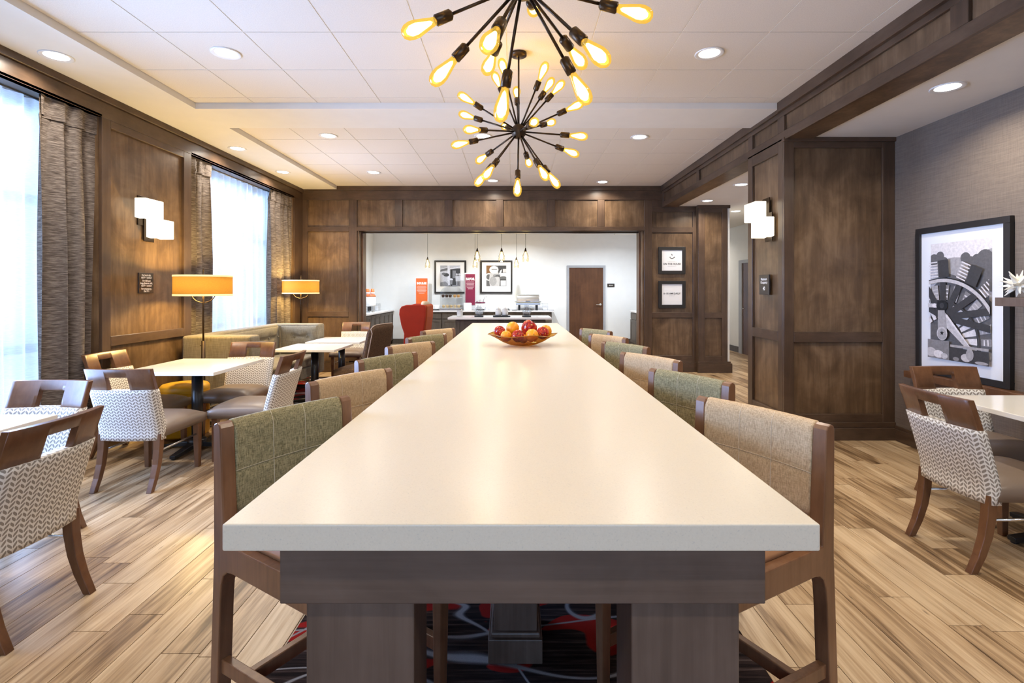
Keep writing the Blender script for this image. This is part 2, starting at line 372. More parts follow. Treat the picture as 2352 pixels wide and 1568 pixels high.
# bulb glass: clear amber envelope, itself glowing a little with the filament's light
m, nt, p = newmat('amber_bulb_glass'); out = nt.nodes['Material Output']; nt.nodes.remove(p)
a = N(nt, 'ShaderNodeBsdfTransparent'); a.inputs[0].default_value = (1.0, 0.82, 0.34, 1)
e = N(nt, 'ShaderNodeEmission'); e.inputs[0].default_value = (1.0, 0.62, 0.10, 1); e.inputs[1].default_value = 1.1
g = N(nt, 'ShaderNodeBsdfGlossy'); g.inputs['Roughness'].default_value = 0.05
ad = N(nt, 'ShaderNodeMixShader'); ad.inputs[0].default_value = 0.40; nt.links.new(a.outputs[0], ad.inputs[1]); nt.links.new(e.outputs[0], ad.inputs[2])
x = N(nt, 'ShaderNodeMixShader'); x.inputs[0].default_value = 0.05; nt.links.new(ad.outputs[0], x.inputs[1]); nt.links.new(g.outputs[0], x.inputs[2]); nt.links.new(x.outputs[0], out.inputs[0]); M['bulb'] = m
M['sconceglass'] = emissive('lit_opal_glass', (1.0, 0.89, 0.68), 2.0, 0.08)
# lamp shade: translucent fabric drum
def shade_mat(name, col, emit, es):
    m, nt, p = newmat(name); out = nt.nodes['Material Output']; nt.nodes.remove(p)
    n = noise(nt, coords(nt, (60, 60, 300)), 1.0, 2); cc = ramp(nt, n, [(0.3, tuple(k*0.85 for k in col)), (0.7, col)])
    t = N(nt, 'ShaderNodeBsdfTranslucent'); d = N(nt, 'ShaderNodeBsdfDiffuse'); e = N(nt, 'ShaderNodeEmission'); e.inputs[0].default_value = (*emit, 1); e.inputs[1].default_value = es
    nt.links.new(cc, t.inputs[0]); nt.links.new(cc, d.inputs[0])
    x = N(nt, 'ShaderNodeMixShader'); x.inputs[0].default_value = 0.45; nt.links.new(t.outputs[0], x.inputs[1]); nt.links.new(d.outputs[0], x.inputs[2])
    ad = N(nt, 'ShaderNodeAddShader'); nt.links.new(x.outputs[0], ad.inputs[0]); nt.links.new(e.outputs[0], ad.inputs[1]); nt.links.new(ad.outputs[0], out.inputs[0]); return m
M['shade'] = shade_mat('amber_lamp_shade', (0.58, 0.315, 0.065), (1.0, 0.55, 0.10), 0.03)
M['shade_in'] = shade_mat('cream_lamp_liner', (0.80, 0.72, 0.52), (1.0, 0.78, 0.40), 0.45)
# ================================================================ SETTING
XL, XB, XR = -3.65, 2.54, 3.585        # left wall, beam face, alcove wall
YB, YK = 8.80, 13.36                   # back wall face, far wall of the serving room
YN = -3.6                              # wall behind the camera
ZS, ZT, ZA = 3.13, 3.185, 2.84         # soffit, tile, side ceiling
# ---- floor
floor = structure(B(-4.2, 6.2, YN-0.2, 20, -0.12, -0.004).build('floor', M['grout']), 'wood-look plank tile floor with pale joints', 'floor')
CARP = [(-0.90, 0.93, 0.72, 8.25), (-3.45, -0.90, 5.62, 8.25)]
def in_carpet(x0, x1, y0, y1): return any(x0 >= a-0.02 and x1 <= b+0.02 and y0 >= c-0.02 and y1 <= d+0.02 for a, b, c, d in CARP)
PW, PL, GAP = 0.152, 0.914, 0.0035
pm = B(-PW/2+GAP/2, PW/2-GAP/2, -PL/2+GAP/2, PL/2-GAP/2, -0.006, 0.0).mesh('plank', M['plank'])
cand = []
i0 = math.floor(-4.0/PW)
for i in range(i0, int(6.0/PW)):
    xc = (i+0.5)*PW
    offs = ((i*0.37) % 1.0)*PL if i % 2 else ((i*0.21+0.33) % 1.0)*PL
    for j in range(-5, 20):
        yc = j*PL+offs
        if yc > 17.5 or yc < -3.3: continue
        if in_carpet(xc-PW/2, xc+PW/2, yc-PL/2, yc+PL/2): continue
        if xc < XL-0.25 or (xc > 5.15) or (xc > XR+0.1 and yc < 4.3): continue
        y_in = yc+PL/2 > 1.75
        ye = max(yc, 1.85)
        px = 1180+xc*1175/ye
        vis = y_in and -160 < px < 2500
        area = 1/(ye**3)
        cand.append((0 if vis else 1, -area, xc, yc))
cand.sort()
for n_, (v_, a_, xc, yc) in enumerate(cand[:300]):
    place('plank', pm, floor, loc=(xc, yc, 0))
rest = MB()
for v_, a_, xc, yc in cand[300:]:
    rest.box(xc-PW/2+GAP/2, xc+PW/2-GAP/2, yc-PL/2+GAP/2, yc+PL/2-GAP/2, -0.006, 0.0)
tag(rest.build('plank_field', M['plank'], floor), kind='stuff')
cp = thing('carpet', 'dark carpet with red blots and pale curving lines under the long table', 'carpet')
for k, (a, b, c_, d) in enumerate(CARP):
    if k == 0: B(a, b, c_, d, -0.004, 0.007).build('runner', M['carpet'], cp)
    else: B(a, b, c_, d, -0.004, 0.007).build('side_field', M['carpet'], cp)

# ---- ceilings
ce = structure(thing('ceiling', 'white suspended ceiling of square tiles in a coffer edged by plain soffit', 'ceiling'), None, None)
B(-4.2, 2.7, YN-0.2, 9.25, 3.1900, 3.30).build('deck', M['grid'], ce)
TS, TG = 0.605, 0.008
tm_cache = {}
def tiles(x_edges, y_edges):
    for xa, xb in zip(x_edges, x_edges[1:]):
        for ya, yb in zip(y_edges, y_edges[1:]):
            key = (round(xb-xa, 3), round(yb-ya, 3))
            if key not in tm_cache:
                w, d = key; tm_cache[key] = B(-w/2+TG/2, w/2-TG/2, -d/2+TG/2, d/2-TG/2, 0.0, 0.012).mesh('ceiling_tile', M['tile'])
            place('ceiling_tile', tm_cache[key], ce, loc=((xa+xb)/2, (ya+yb)/2, ZT+0.001))
xe = [-3.03]+[-2.47+TS*k for k in range(0, 9)]; xe = [x for x in xe if x < 2.5]+[2.52]
ye1 = [4.87, 4.74]+[4.74-TS*k for k in range(1, 14)]; ye1 = sorted(y for y in ye1 if y > -3.5)
ye2 = [5.45]+[5.45+TS*k for k in range(1, 6)]+[YB]
tiles(xe, ye1); tiles(xe, ye2)
B(-4.2, -3.03, YN-0.2, YB+0.02, ZS, 3.2).build('soffit_band', M['ceil'], ce)
B(-3.03, 2.54, 4.87, 5.45, ZS, 3.2).build('soffit_crossband', M['ceil'], ce)
cs = structure(B(2.62, 5.2, YN-0.2, 20, ZA, 2.95).build('ceiling_side', M['ceil']), 'plain white lower ceiling beyond the wooden beam', 'ceiling')
ck = structure(B(-4.2, 3.68, 9.2, 13.6, 3.02, 3.1).build('ceiling_serving', M['ceil']), 'white ceiling of the serving room', 'ceiling')

# ---- panelled walls: frame pieces proud of recessed panels
def pc(name, parent, axis, face, sgn, u0, u1, z0, z1, d, mat, d0=-0.03):
    """a board on a wall: axis 'x' means the wall runs along X (face at y=face), 'y' along Y (face at x=face); sgn = outward direction."""
    a, b = sorted((face+sgn*d0, face+sgn*d))
    if axis == 'x': o = B(u0, u1, a, b, z0, z1)
    else: o = B(a, b, u0, u1, z0, z1)
    if name == 'stile': mat = M['frame_v']
    return o.build(name, mat, parent, bevel=0.003 if name in ('stile', 'rail', 'crown', 'baseboard', 'cap') else 0, seg=1)
P0, P1 = 0.0, 0.028      # panel plane and frame face (both relative to the wall face)
# left wall
wl = structure(thing('wall_left', 'brown panelled wood wall with two window bays', 'wall'), None, None)
B(-4.1, XL-0.03, YN, 1.6, 0, ZS).build('wall_body', M['white'], wl)
B(-4.1, XL-0.03, 4.5, 5.75, 0, ZS).build('wall_body', M['white'], wl)
B(-4.1, XL-0.03, 8.45, 10.2, 0, 3.1).build('wall_body', M['white'], wl); B(-4.1, XL-0.03, 12.5, 13.6, 0, 3.1).build('wall_body', M['white'], wl)
B(-4.1, XL-0.03, 10.2, 12.5, 0, 1.23).build('wall_body', M['white'], wl); B(-4.1, XL-0.03, 10.2, 12.5, 2.75, 3.1).build('wall_body', M['white'], wl)
B(-4.1, XL-0.03, 1.6, 4.5, 2.95, ZS).build('wall_body', M['white'], wl)
B(-4.1, XL-0.03, 5.75, 8.45, 2.95, ZS).build('wall_body', M['white'], wl)
for (a, b) in ((1.6, 4.5), (5.75, 8.45)): B(-4.1, XL-0.03, a, b, 0, 0.30).build('wall_body', M['white'], wl)
def L(name, u0, u1, z0, z1, d, mat='panel'): return pc(name, wl, 'y', XL, 1, u0, u1, z0, z1, d, M[mat])
L('crown', YN, YB, 3.07, ZS, 0.05, 'panel_h'); L('rail', YN, YB, 2.93, 3.07, P1, 'panel_h')
L('stile', 4.5, 4.6, 0.0, 2.93, P1); L('stile', 5.62, 5.75, 0.0, 2.93, P1)
L('rail', 4.6, 5.62, 2.86, 2.93, P1, 'panel_h'); L('rail', 4.6, 5.62, 0.90, 0.99, P1, 'panel_h'); L('baseboard', 4.5, 5.75, 0, 0.16, 0.035, 'panel_h')
L('panel', 4.6, 5.62, 0.99, 2.86, P0); L('panel', 4.6, 5.62, 0.16, 0.90, P0)
L('stile', 8.45, YB, 0.0, 2.93, P1)
L('panel', YN, 1.5, 0.16, 2.93, P0); L('stile', 1.5, 1.6, 0, 2.93, P1); L('baseboard', YN, 1.6, 0, 0.16, 0.035, 'panel_h')
for (a, b) in ((1.6, 4.5), (5.75, 8.45)):          # jamb linings and header lining of the bays
    B(-4.1, XL, a-0.012, a+0.012, 0.3, 2.95).build('jamb_lining', M['panel'], wl); B(-4.1, XL, b-0.012, b+0.012, 0.3, 2.95).build('jamb_lining', M['panel'], wl)
    B(-4.1, XL+P1, a, b, 2.93, 2.952).build('header_lining', M['panel_h'], wl); B(-4.1, XL, a, b, 0.28, 0.31).build('sill', M['panel_h'], wl)
# windows: aluminium frame, transom and mullions, panes
M['alu'] = plain('pale_window_frame', (0.34, 0.37, 0.41), 0.4, 0.3)
for n_, (a, b) in ((1, (1.62, 4.48)), (2, (5.77, 8.43))):
    w = thing('window_%d' % n_, 'tall window behind white sheers, %s' % ('nearest the camera' if n_ == 1 else 'beyond the wall sconce'), 'window'); structure(w, None, None)
    ys = [a, a+(b-a)/3, a+2*(b-a)/3, b]; zs = [0.31, 0.93, 2.15, 2.93]
    for y in ys: B(-4.02, -3.94, y-0.03, y+0.03, 0.31, 2.93).build('mullion', M['alu'], w)
    for z in zs:
        B(-4.02, -3.94, a, b, z-0.035, z+0.035).build('transom', M['alu'], w)
    for q in range(3):
        for r in range(3): B(-3.985, -3.98, ys[q]+0.03, ys[q+1]-0.03, zs[r]+0.035, zs[r+1]-0.035).build('pane', M['glass'], w)
w = structure(thing('window_3', 'bright window over the left serving counter', 'window'), None, None)
for y in (10.22, 11.35, 12.48): B(-4.0, -3.93, y-0.025, y+0.025, 1.23, 2.75).build('mullion', M['alu'], w)
for z in (1.25, 2.73): B(-4.0, -3.93, 10.2, 12.5, z-0.02, z+0.02).build('transom', M['alu'], w)
for y0, y1 in ((10.245, 11.325), (11.375, 12.455)): B(-3.97, -3.965, y0, y1, 1.27, 2.71).build('pane', M['glass'], w)
# back wall
wb = structure(thing('wall_back', 'panelled wood wall with a wide opening to the serving room', 'wall'), None, None)
OX0, OX1, OZ = -2.68, 2.232, 2.42
B(-4.1, OX0, YB+0.03, 9.2, 0, 3.3).build('wall_body', M['white'], wb); B(OX1, 3.66, YB+0.03, 9.2, 0, 3.3).build('wall_body', M['white'], wb)
B(OX0, OX1, YB+0.03, 9.2, OZ+0.02, 3.3).build('wall_body', M['white'], wb)
B(OX0-0.02, OX0+0.02, YB+0.0, 9.22, 0, OZ).build('jamb', M['panel'], wb); B(OX1-0.02, OX1+0.02, YB, 9.22, 0, OZ).build('jamb', M['panel'], wb)
B(OX0, OX1, YB, 9.22, OZ-0.0, OZ+0.03).build('header_lining', M['panel_h'], wb)
for x in (OX0+0.03, OX1-0.03): B(x-0.012, x+0.012, 8.94, 9.02, 0, OZ).build('door_track', M['chairwood'], wb)
B(OX0+0.05, OX1-0.05, 8.95, 9.03, OZ-0.02, OZ).build('track', M['bronze'], wb)
def K(name, u0, u1, z0, z1, d, mat='panel'): return pc(name, wb, 'x', YB, -1, u0, u1, z0, z1, d, M[mat])
K('crown', XL, 2.54, 3.11, ZT, 0.04, 'panel_h'); K('rail', XL, 2.60, 2.95, 3.11, P1, 'panel_h')
ups = [(-3.535, -2.83), (-2.69, -2.037), (-1.91, -1.183), (-1.048, -0.30), (-0.18, 0.577), (0.711, 1.438), (1.558, 2.24)]
for a, b in ups: K('panel', a, b, 2.49, 2.95, P0)
ed = [XL]+[q for ab in ups for q in ab]+[2.374]
for a, b in zip(ed[0::2], ed[1::2]):
    if b < -2.6 or a > 2.1: K('stile', a, b, 0.0, 2.95, P1)
    else: K('stile', a, b, 2.49, 2.95, P1)
K('rail', -3.535, -2.83, 2.405, 2.49, P1, 'panel_h'); K('rail', -2.69, 2.24, 2.42, 2.49, P1, 'panel_h')
K('panel', -3.535, -2.83, 1.035, 2.405, P0); K('rail', -3.535, -2.83, 0.945, 1.035, P1, 'panel_h'); K('panel', -3.535, -2.83, 0.16, 0.945, P0)
K('baseboard', XL, OX0, 0, 0.16, 0.035, 'panel_h'); K('cap', XL, OX0, 0.16, 0.185, 0.028, 'panel_h')
K('rail', 2.374, 3.13, 2.745, ZA, P1, 'panel_h'); K('panel', 2.374, 3.07, 2.48, 2.745, P0); K('rail', 2.374, 3.07, 2.39, 2.48, P1, 'panel_h')
K('panel', 2.374, 3.07, 1.02, 2.39, P0); K('rail', 2.374, 3.07, 0.93, 1.02, P1, 'panel_h'); K('panel', 2.374, 3.07, 0.28, 0.93, P0); K('rail', 2.374, 3.07, 0.16, 0.28, P1, 'panel_h')
K('stile', 2.374, 2.60, ZA, 2.95, P1); K('stile', 3.07, 3.13, 0, 2.745, P1); K('baseboard', 2.24, 3.13, 0, 0.16, 0.04, 'panel_h'); K('cap', 2.24, 3.13, 0.16, 0.19, 0.03, 'panel_h')
# pier at the right end
wp = structure(thing('wall_pier', 'narrow panelled pier at the end of the back wall', 'wall'), None, None)
B(3.13, 3.625, 8.70, YB+0.03, 0, ZA).build('pier_body', M['panel'], wp)
B(3.625, 3.665, 8.69, 9.2, 0, ZA).build('plaster_return', M['white'], wp)
def Q(name, u0, u1, z0, z1, d, mat='panel'): return pc(name, wp, 'x', 8.70, -1, u0, u1, z0, z1, d, M[mat], 0.0)
Q('stile', 3.13, 3.24, 0, ZA, P1); Q('stile', 3.53, 3.625, 0, ZA, P1); Q('rail', 3.24, 3.53, 2.72, ZA, P1, 'panel_h'); Q('rail', 3.24, 3.53, 0.93, 1.02, P1, 'panel_h'); Q('rail', 3.24, 3.53, 0.16, 0.28, P1, 'panel_h')
Q('crown', 3.11, 3.665, 2.79, ZA, 0.05, 'panel_h'); Q('baseboard', 3.12, 3.70, 0, 0.16, 0.045, 'panel_h'); Q('cap', 3.12, 3.68, 0.16, 0.19, 0.034, 'panel_h')
# serving room walls
wk = structure(B(-4.1, 3.68, YK, YK+0.15, 0, 3.1).build('wall_serving', M['white']), 'white far wall of the serving room', 'wall')
structure(B(3.55, 3.66, 9.2, YK, 0, 3.1).build('wall_serving_side', M['white']), 'white partition between serving room and corridor', 'wall')
bb = structure(B(-3.68, 3.55, YK-0.02, YK, 0, 0.13).build('baseboard_serving', M['cabwood'], bevel=0.004), 'dark baseboard of the serving room', 'baseboard')
# corridor
structure(B(5.05, 5.2, 4.0, 20, 0, 2.95).build('wall_corridor', M['white']), 'white corridor wall beyond the pillar', 'wall')
structure(B(3.0, 5.2, 18, 18.1, 0, 2.95).build('wall_corridor_end', M['white']), 'white end wall of the corridor', 'wall')
structure(B(5.03, 5.05, 11.4, 18, 0, 0.13).build('baseboard_corridor', M['cabwood']), 'dark baseboard along the corridor wall', 'baseboard')
M['doorframe_grey'] = plain('grey_painted_steel', (0.36, 0.37, 0.40), 0.45)
d2 = thing('door_2', 'dark doorway in the corridor wall', 'door'); structure(d2, None, None)
B(5.01, 5.05, 11.25, 11.40, 0, 2.06).build('door_frame', M['doorframe_grey'], d2); B(5.01, 5.05, 10.3, 10.42, 0, 2.06).build('door_frame', M['doorframe_grey'], d2)
B(5.01, 5.05, 10.42, 11.25, 1.99, 2.06).build('door_frame', M['doorframe_grey'], d2); B(5.03, 5.049, 10.42, 11.25, 0, 1.99).build('door_leaf', M['doorwood'], d2)
MB().tube([(4.97, 11.14, 1.0), (4.97, 11.02, 1.0)], 0.011, 8).build('door_handle', M['chrome'], d2)
# pillar
wc = structure(thing('wall_pillar', 'wide panelled wood pillar carrying a sconce and occupancy sign', 'pillar'), None, None)
PX0, PX1, PY0, PY1 = 2.54, XR+0.15, 4.81, 5.55
B(PX0+0.025, PX1, PY0+0.025, PY1, 0, ZA).build('pillar_body', M['panel'], wc)
def F(name, u0, u1, z0, z1, d, mat='panel'): return pc(name, wc, 'x', PY0+0.025, -1, u0, u1, z0, z1, d, M[mat], 0.0)
def G(name, u0, u1, z0, z1, d, mat='panel'): return pc(name, wc, 'y', PX0+0.025, -1, u0, u1, z0, z1, d, M[mat], 0.0)
F('stile', 2.54, 2.635, 0, ZA, 0.025); F('stile', 3.47, XR, 0, ZA, 0.025); F('rail', 2.635, 3.47, 2.745, ZA, 0.025, 'panel_h'); F('rail', 2.635, 3.47, 0.915, 1.012, 0.025, 'panel_h'); F('rail', 2.635, 3.47, 0.15, 0.24, 0.025, 'panel_h')
F('crown', 2.53, XR, 2.80, ZA, 0.045, 'panel_h'); F('baseboard', 2.52, XR, 0, 0.115, 0.055, 'panel_h'); F('cap', 2.53, XR, 0.115, 0.165, 0.04, 'panel_h')
G('stile', PY0+0.0265, PY0+0.11, 0, ZA, 0.025); G('stile', PY1-0.10, PY1, 0, ZA, 0.025); G('rail', PY0+0.11, PY1-0.10, 2.72, ZA, 0.025, 'panel_h'); G('rail', PY0+0.11, PY1-0.10, 0.915, 1.012, 0.025, 'panel_h'); G('rail', PY0+0.11, PY1-0.10, 0.15, 0.24, 0.025, 'panel_h')
G('baseboard', PY0+0.0265, PY1, 0, 0.115, 0.05, 'panel_h'); G('cap', PY0+0.0265, PY1, 0.115, 0.165, 0.038, 'panel_h')
# beam
tb = structure(thing('trim_1', 'long panelled wooden ceiling beam running down the right side', 'beam'), None, None)
B(XB+0.025, 2.80, YN, YB, 2.825, 3.30).build('beam_body', M['panel'], tb)
def H_(name, u0, u1, z0, z1, d, mat='panel'): return pc(name, tb, 'y', XB+0.025, -1, u0, u1, z0, z1, d, M[mat], 0.0)
H_('rail', YN, YB, 2.82, 2.905, 0.025, 'panel_h'); H_('rail', YN, YB, 3.05, 3.10, 0.025, 'panel_h'); H_('crown', YN, 4.87, 3.095, 3.19, 0.06, 'panel_h'); H_('crown', 4.87, YB, 3.095, 3.19, 0.045, 'panel_h')
for a, b in ((0.2, 0.32), (2.86, 2.98), (4.81, 4.93), (5.45, 5.55), (7.02, 7.12), (8.66, 8.78)): H_('stile', a, b, 2.905, 3.05, 0.025)
# right wall
wr = structure(B(XR, XR+0.15, YN, 4.84, 0, 2.95).build('wall_right', M['grass']), 'taupe grasscloth wall of the alcove', 'wall')
br = structure(thing('baseboard_right', 'stepped dark baseboard under the grasscloth wall', 'baseboard'), None, None)
B(XR-0.022, XR, YN, 4.84, 0, 0.11).build('board', M['panel_h'], br, bevel=0.004); B(XR-0.014, XR, YN, 4.84, 0.11, 0.14).build('cap', M['panel_h'], br, bevel=0.003)
# wall behind the camera: solid around one wide window
wn = structure(thing('wall_rear', 'plain wall behind the camera with a wide window', 'wall'), None, None)
B(-4.1, -2.6, YN-0.2, YN, 0, 3.3).build('wall_body', M['white'], wn); B(1.8, 3.8, YN-0.2, YN, 0, 3.3).build('wall_body', M['white'], wn)
B(-2.6, 1.8, YN-0.2, YN, 0, 0.4).build('wall_body', M['white'], wn); B(-2.6, 1.8, YN-0.2, YN, 3.0, 3.3).build('wall_body', M['white'], wn)

w = structure(thing('window_4', 'wide window in the wall behind the camera', 'window'), None, None)
for x in (-2.57, -1.1, 0.35, 1.77): B(x-0.03, x+0.03, YN-0.14, YN-0.06, 0.4, 3.0).build('mullion', M['alu'], w)
for z in (0.43, 2.97): B(-2.6, 1.8, YN-0.14, YN-0.06, z-0.03, z+0.03).build('transom', M['alu'], w)
for x0, x1 in ((-2.54, -1.13), (-1.07, 0.32), (0.38, 1.74)): B(x0, x1, YN-0.105, YN-0.10, 0.46, 2.94).build('pane', M['glass'], w)

# ---- recessed downlights
dl_trim = MB().lathe([(0.075, 0.004), (0.100, -0.004), (0.105, -0.001), (0.105, 0.004)], 32).mesh('trim_ring', plain('downlight_trim', (0.78, 0.77, 0.75), 0.35))
dl_cone = MB().lathe([(0.076, 0.004), (0.060, 0.03)], 32).mesh('reflector', M['chrome'])
dl_lens = MB().lathe([(0.0, 0.0035), (0.077, 0.0035)], 32).mesh('lens', M['lens'])
def downlight(x, y, z, label, e=16, col=(1, 0.90, 0.76)):
    t = thing('downlight', label, 'downlight', (x, y, z-0.004), 0, 'recessed ceiling downlights')
    place('trim_ring', dl_trim, t); place('lens', dl_lens, t)
    light('downlight_beam', 'AREA', (0, 0, -0.012), e, col, (0, 0, 0), 0.14, parent=t, spread=math.radians(150))
SO, TI = ZS, ZT
for x, y, lb in ((-3.37, 3.77, 'recessed downlight in the soffit above the near window bay'), (-3.37, 6.24, 'recessed downlight in the soffit over the sofa'), (-3.38, 7.49, 'recessed downlight in the soffit nearest the back left corner'),):
    downlight(x, y, SO, lb)
for x, y, lb in ((-2.16, 3.84, 'recessed downlight in the tiles left of the near starburst chandelier'), (1.47, 3.846, 'recessed downlight in the tiles right of the starburst chandeliers'),
                 (-2.14, 5.905, 'left downlight of the second row of ceiling tiles lights'), (-0.353, 5.92, 'downlight partly hidden behind the far chandelier hub'), (1.465, 5.956, 'right downlight of the second row beside the beam'),
                 (-2.12, 7.75, 'left downlight of the last row before the back wall'), (-0.34, 8.34, 'middle downlight of the last row before the back wall'), (1.466, 8.44, 'right downlight of the last row before the back wall'),
                 (-2.16, 1.9, 'unseen downlight added above the near left table'), (1.47, 1.9, 'unseen downlight added above the near right stools'), (-2.16, -0.4, 'unseen downlight added behind the camera on the left'), (1.47, -0.4, 'unseen downlight added behind the camera on the right')):  # these four are out of view, added for lighting, continuing the ceiling layout
    downlight(x, y, TI, lb)
for x, y, lb in ((3.07, 3.62, 'recessed downlight over the alcove table'), (3.10, 6.97, 'larger downlight of the side passage beside the pillar'), (3.12, 8.24, 'downlight of the side passage in front of the pier'), (4.05, 9.33, 'small downlight deep in the corridor'), (4.2, 12.5, 'downlight at the far end of the corridor'), (3.07, 1.2, 'recessed downlight in the alcove near the camera')):
    downlight(x, y, ZA, lb, 15)
for x, y, lb in ((-2.6, 11.4, 'serving room downlight on the left'), (0.0, 11.9, 'serving room downlight in the middle'), (2.2, 11.6, 'serving room downlight on the right')):
    downlight(x, y, 3.02, lb, 62, (0.84, 0.92, 1.0))
# ================================================================ FURNITURE
# ---- long communal table
TH = 0.91
ct = thing('communal_table', 'long cream-topped counter-height table with dark wood pedestals', 'table', (0.016, 0, 0))
B(-0.638, 0.638, 1.09, 7.69, TH-0.058, TH).build('tabletop', M['quartz'], ct, bevel=0.004, seg=3)
ap = M['tablewood']
M['tablewood_h'] = wood('table_apron_wood', (0.085, 0.056, 0.041), (0.12, 0.082, 0.062), (0.155, 0.108, 0.083), 0.42, (1.6, 12, 42), 0.35, 3)
B(-0.545, 0.553, 1.155, 1.185, 0.700, TH-0.058).build('apron', M['tablewood_h'], ct, bevel=0.003)
B(-0.545, 0.553, 7.59, 7.62, 0.700, TH-0.058).build('apron', M['tablewood_h'], ct, bevel=0.003)
B(-0.545, -0.517, 1.186, 7.589, 0.700, TH-0.058).build('apron', M['tablewood_h'], ct, bevel=0.003); B(0.525, 0.553, 1.186, 7.589, 0.700, TH-0.058).build('apron', M['tablewood_h'], ct, bevel=0.003)
for x0, x1 in ((-0.498, -0.247), (0.257, 0.508)):
    for y0, y1 in ((1.187, 1.36), (7.4, 7.58)): B(x0, x1, y0, y1, 0.008, 0.852).build('leg', ap, ct, bevel=0.004)
for y in (1.92, 4.4, 6.2):
    B(-0.092, 0.072, y+0.02, y+0.24, 0.11, 0.852).build('centre_post', ap, ct, bevel=0.004)
    B(-0.112, 0.092, y-0.005, y+0.26, 0.008, 0.098).build('post_plinth', ap, ct, bevel=0.003); B(-0.104, 0.084, y+0.005, y+0.25, 0.098, 0.118).build('plinth_cap', ap, ct, bevel=0.006)

# ---- bar stools
def make_stool(fab, label):
    t = thing('bar_stool', label, 'stool')
    for s in (-1, 1):
        x0, x1 = sorted((s*0.2145, s*0.2605))
        # rear post and seat rail in one bent piece, arch at the inner corner
        P = [(-0.292, 0.0), (-0.245, 0.0)]
        P += [(-0.222, 0.40), (-0.216, 0.455), (-0.203, 0.487), (-0.182, 0.503), (-0.155, 0.508), (0.305, 0.508), (0.305, 0.592), (-0.198, 0.592), (-0.205, 0.70), (-0.222, 0.955), (-0.230, 0.967), (-0.243, 0.972), (-0.258, 0.967), (-0.265, 0.955), (-0.262, 0.55)]
        MB().prism(P, 'x', x0, x1).build('side_frame', M['stoolwood'], t, bevel=0.004)
        MB().beam((s*0.228, 0.283, 0.509), (s*0.205, 0.300, 0.0), 0.046, 0.046, (0, 1, 0), 0.032, 0.032).build('leg', M['stoolwood'], t, bevel=0.004)
        MB().beam((s*0.237, -0.235, 0.182), (s*0.214, 0.280, 0.182), 0.028, 0.045).build('stretcher', M['stoolwood'], t, bevel=0.003)
    B(-0.2225, 0.2225, -0.125, -0.097, 0.160, 0.204).build('foot_rail', M['stoolwood'], t, bevel=0.004)
    B(-0.2145, 0.2145, 0.282, 0.304, 0.51, 0.590).build('seat_rail', M['stoolwood'], t, bevel=0.003)
    def seat(u, v, sd):
        x = (u-0.5)*0.46; y = -0.20+v*0.515; k = (1-abs(2*u-1)**4)*(1-abs(2*v-1)**4)
        return (x, y, 0.594 if sd == 0 else 0.610+0.035*k)
    MB().slab(seat, 10, 10).build('seat', M['stoolseat'], t)
    # upholstered back between the posts, bowed slightly to the rear
    def back(u, v, sd):
        x = (u-0.5)*0.426; z = 0.66+v*0.312; bow = -0.018*(1-(2*u-1)**2); rk = -0.012*v
        rd = 0.018*(max(0, (v-0.86)/0.14)**2+max(0, (0.10-v)/0.10)**2)
        # shallow seams: two uprights and one cross line
        sm = 0.0035*sum(math.exp(-((u-c)/0.012)**2) for c in (0.36, 0.66))+0.0035*math.exp(-((v-0.47)/0.02)**2)
        return (x, -0.222+bow+rk+((0.012-rd-sm) if sd == 1 else (-0.040+rd+sm)), z)
    MB().slab(back, 40, 26).build('back_pad', fab, t)
    th = plain('stitch_thread', (0.52, 0.46, 0.33) if fab is M['green'] else (0.66, 0.54, 0.38), 0.7)
    def on(u, v): p = back(u, v, 1); return (p[0], p[1]+0.0022, p[2])
    for cu_ in (0.36, 0.66): MB().tube([on(cu_, k/16) for k in range(1, 17)], 0.0013, 5).build('seam', th, t)
    MB().tube([on(k/24, 0.47) for k in range(25)], 0.0011, 5).build('seam', th, t)
    return t
g_ = make_stool(M['green'], 'green'); t_ = make_stool(M['tan'], 'tan')
LRZ, RRZ = math.radians(-122.3), math.radians(120.6)
ords = ['nearest the camera', 'second from the camera', 'third from the camera', 'fourth from the camera', 'fifth from the camera', 'farthest from the camera']
used = set()
def put_stool(kind, loc, rz, label):
    src = g_ if kind == 'green' else t_
    if kind in used: o = dup(src)
    else: o = src; used.add(kind)
    o.location = loc; o.rotation_euler = (0, 0, rz); tag(o, label, 'stool', 'bar stools along the long table')
for k in range(6):
    jl, jr = random.uniform(-1.5, 1.5), random.uniform(-1.5, 1.5)
    kl = 'green' if k % 2 == 0 else 'tan'; kr = 'tan' if k % 2 == 0 else 'green'
    put_stool(kl, (-0.615, 1.741+0.734*k, 0.008), LRZ+math.radians(jl), '%s upholstered bar stool on the left of the long table, %s' % (kl, ords[k]))
    put_stool(kr, (0.672, 1.738+0.734*k, 0.008), RRZ+math.radians(jr), '%s upholstered bar stool on the right of the long table, %s' % (kr, ords[k]))

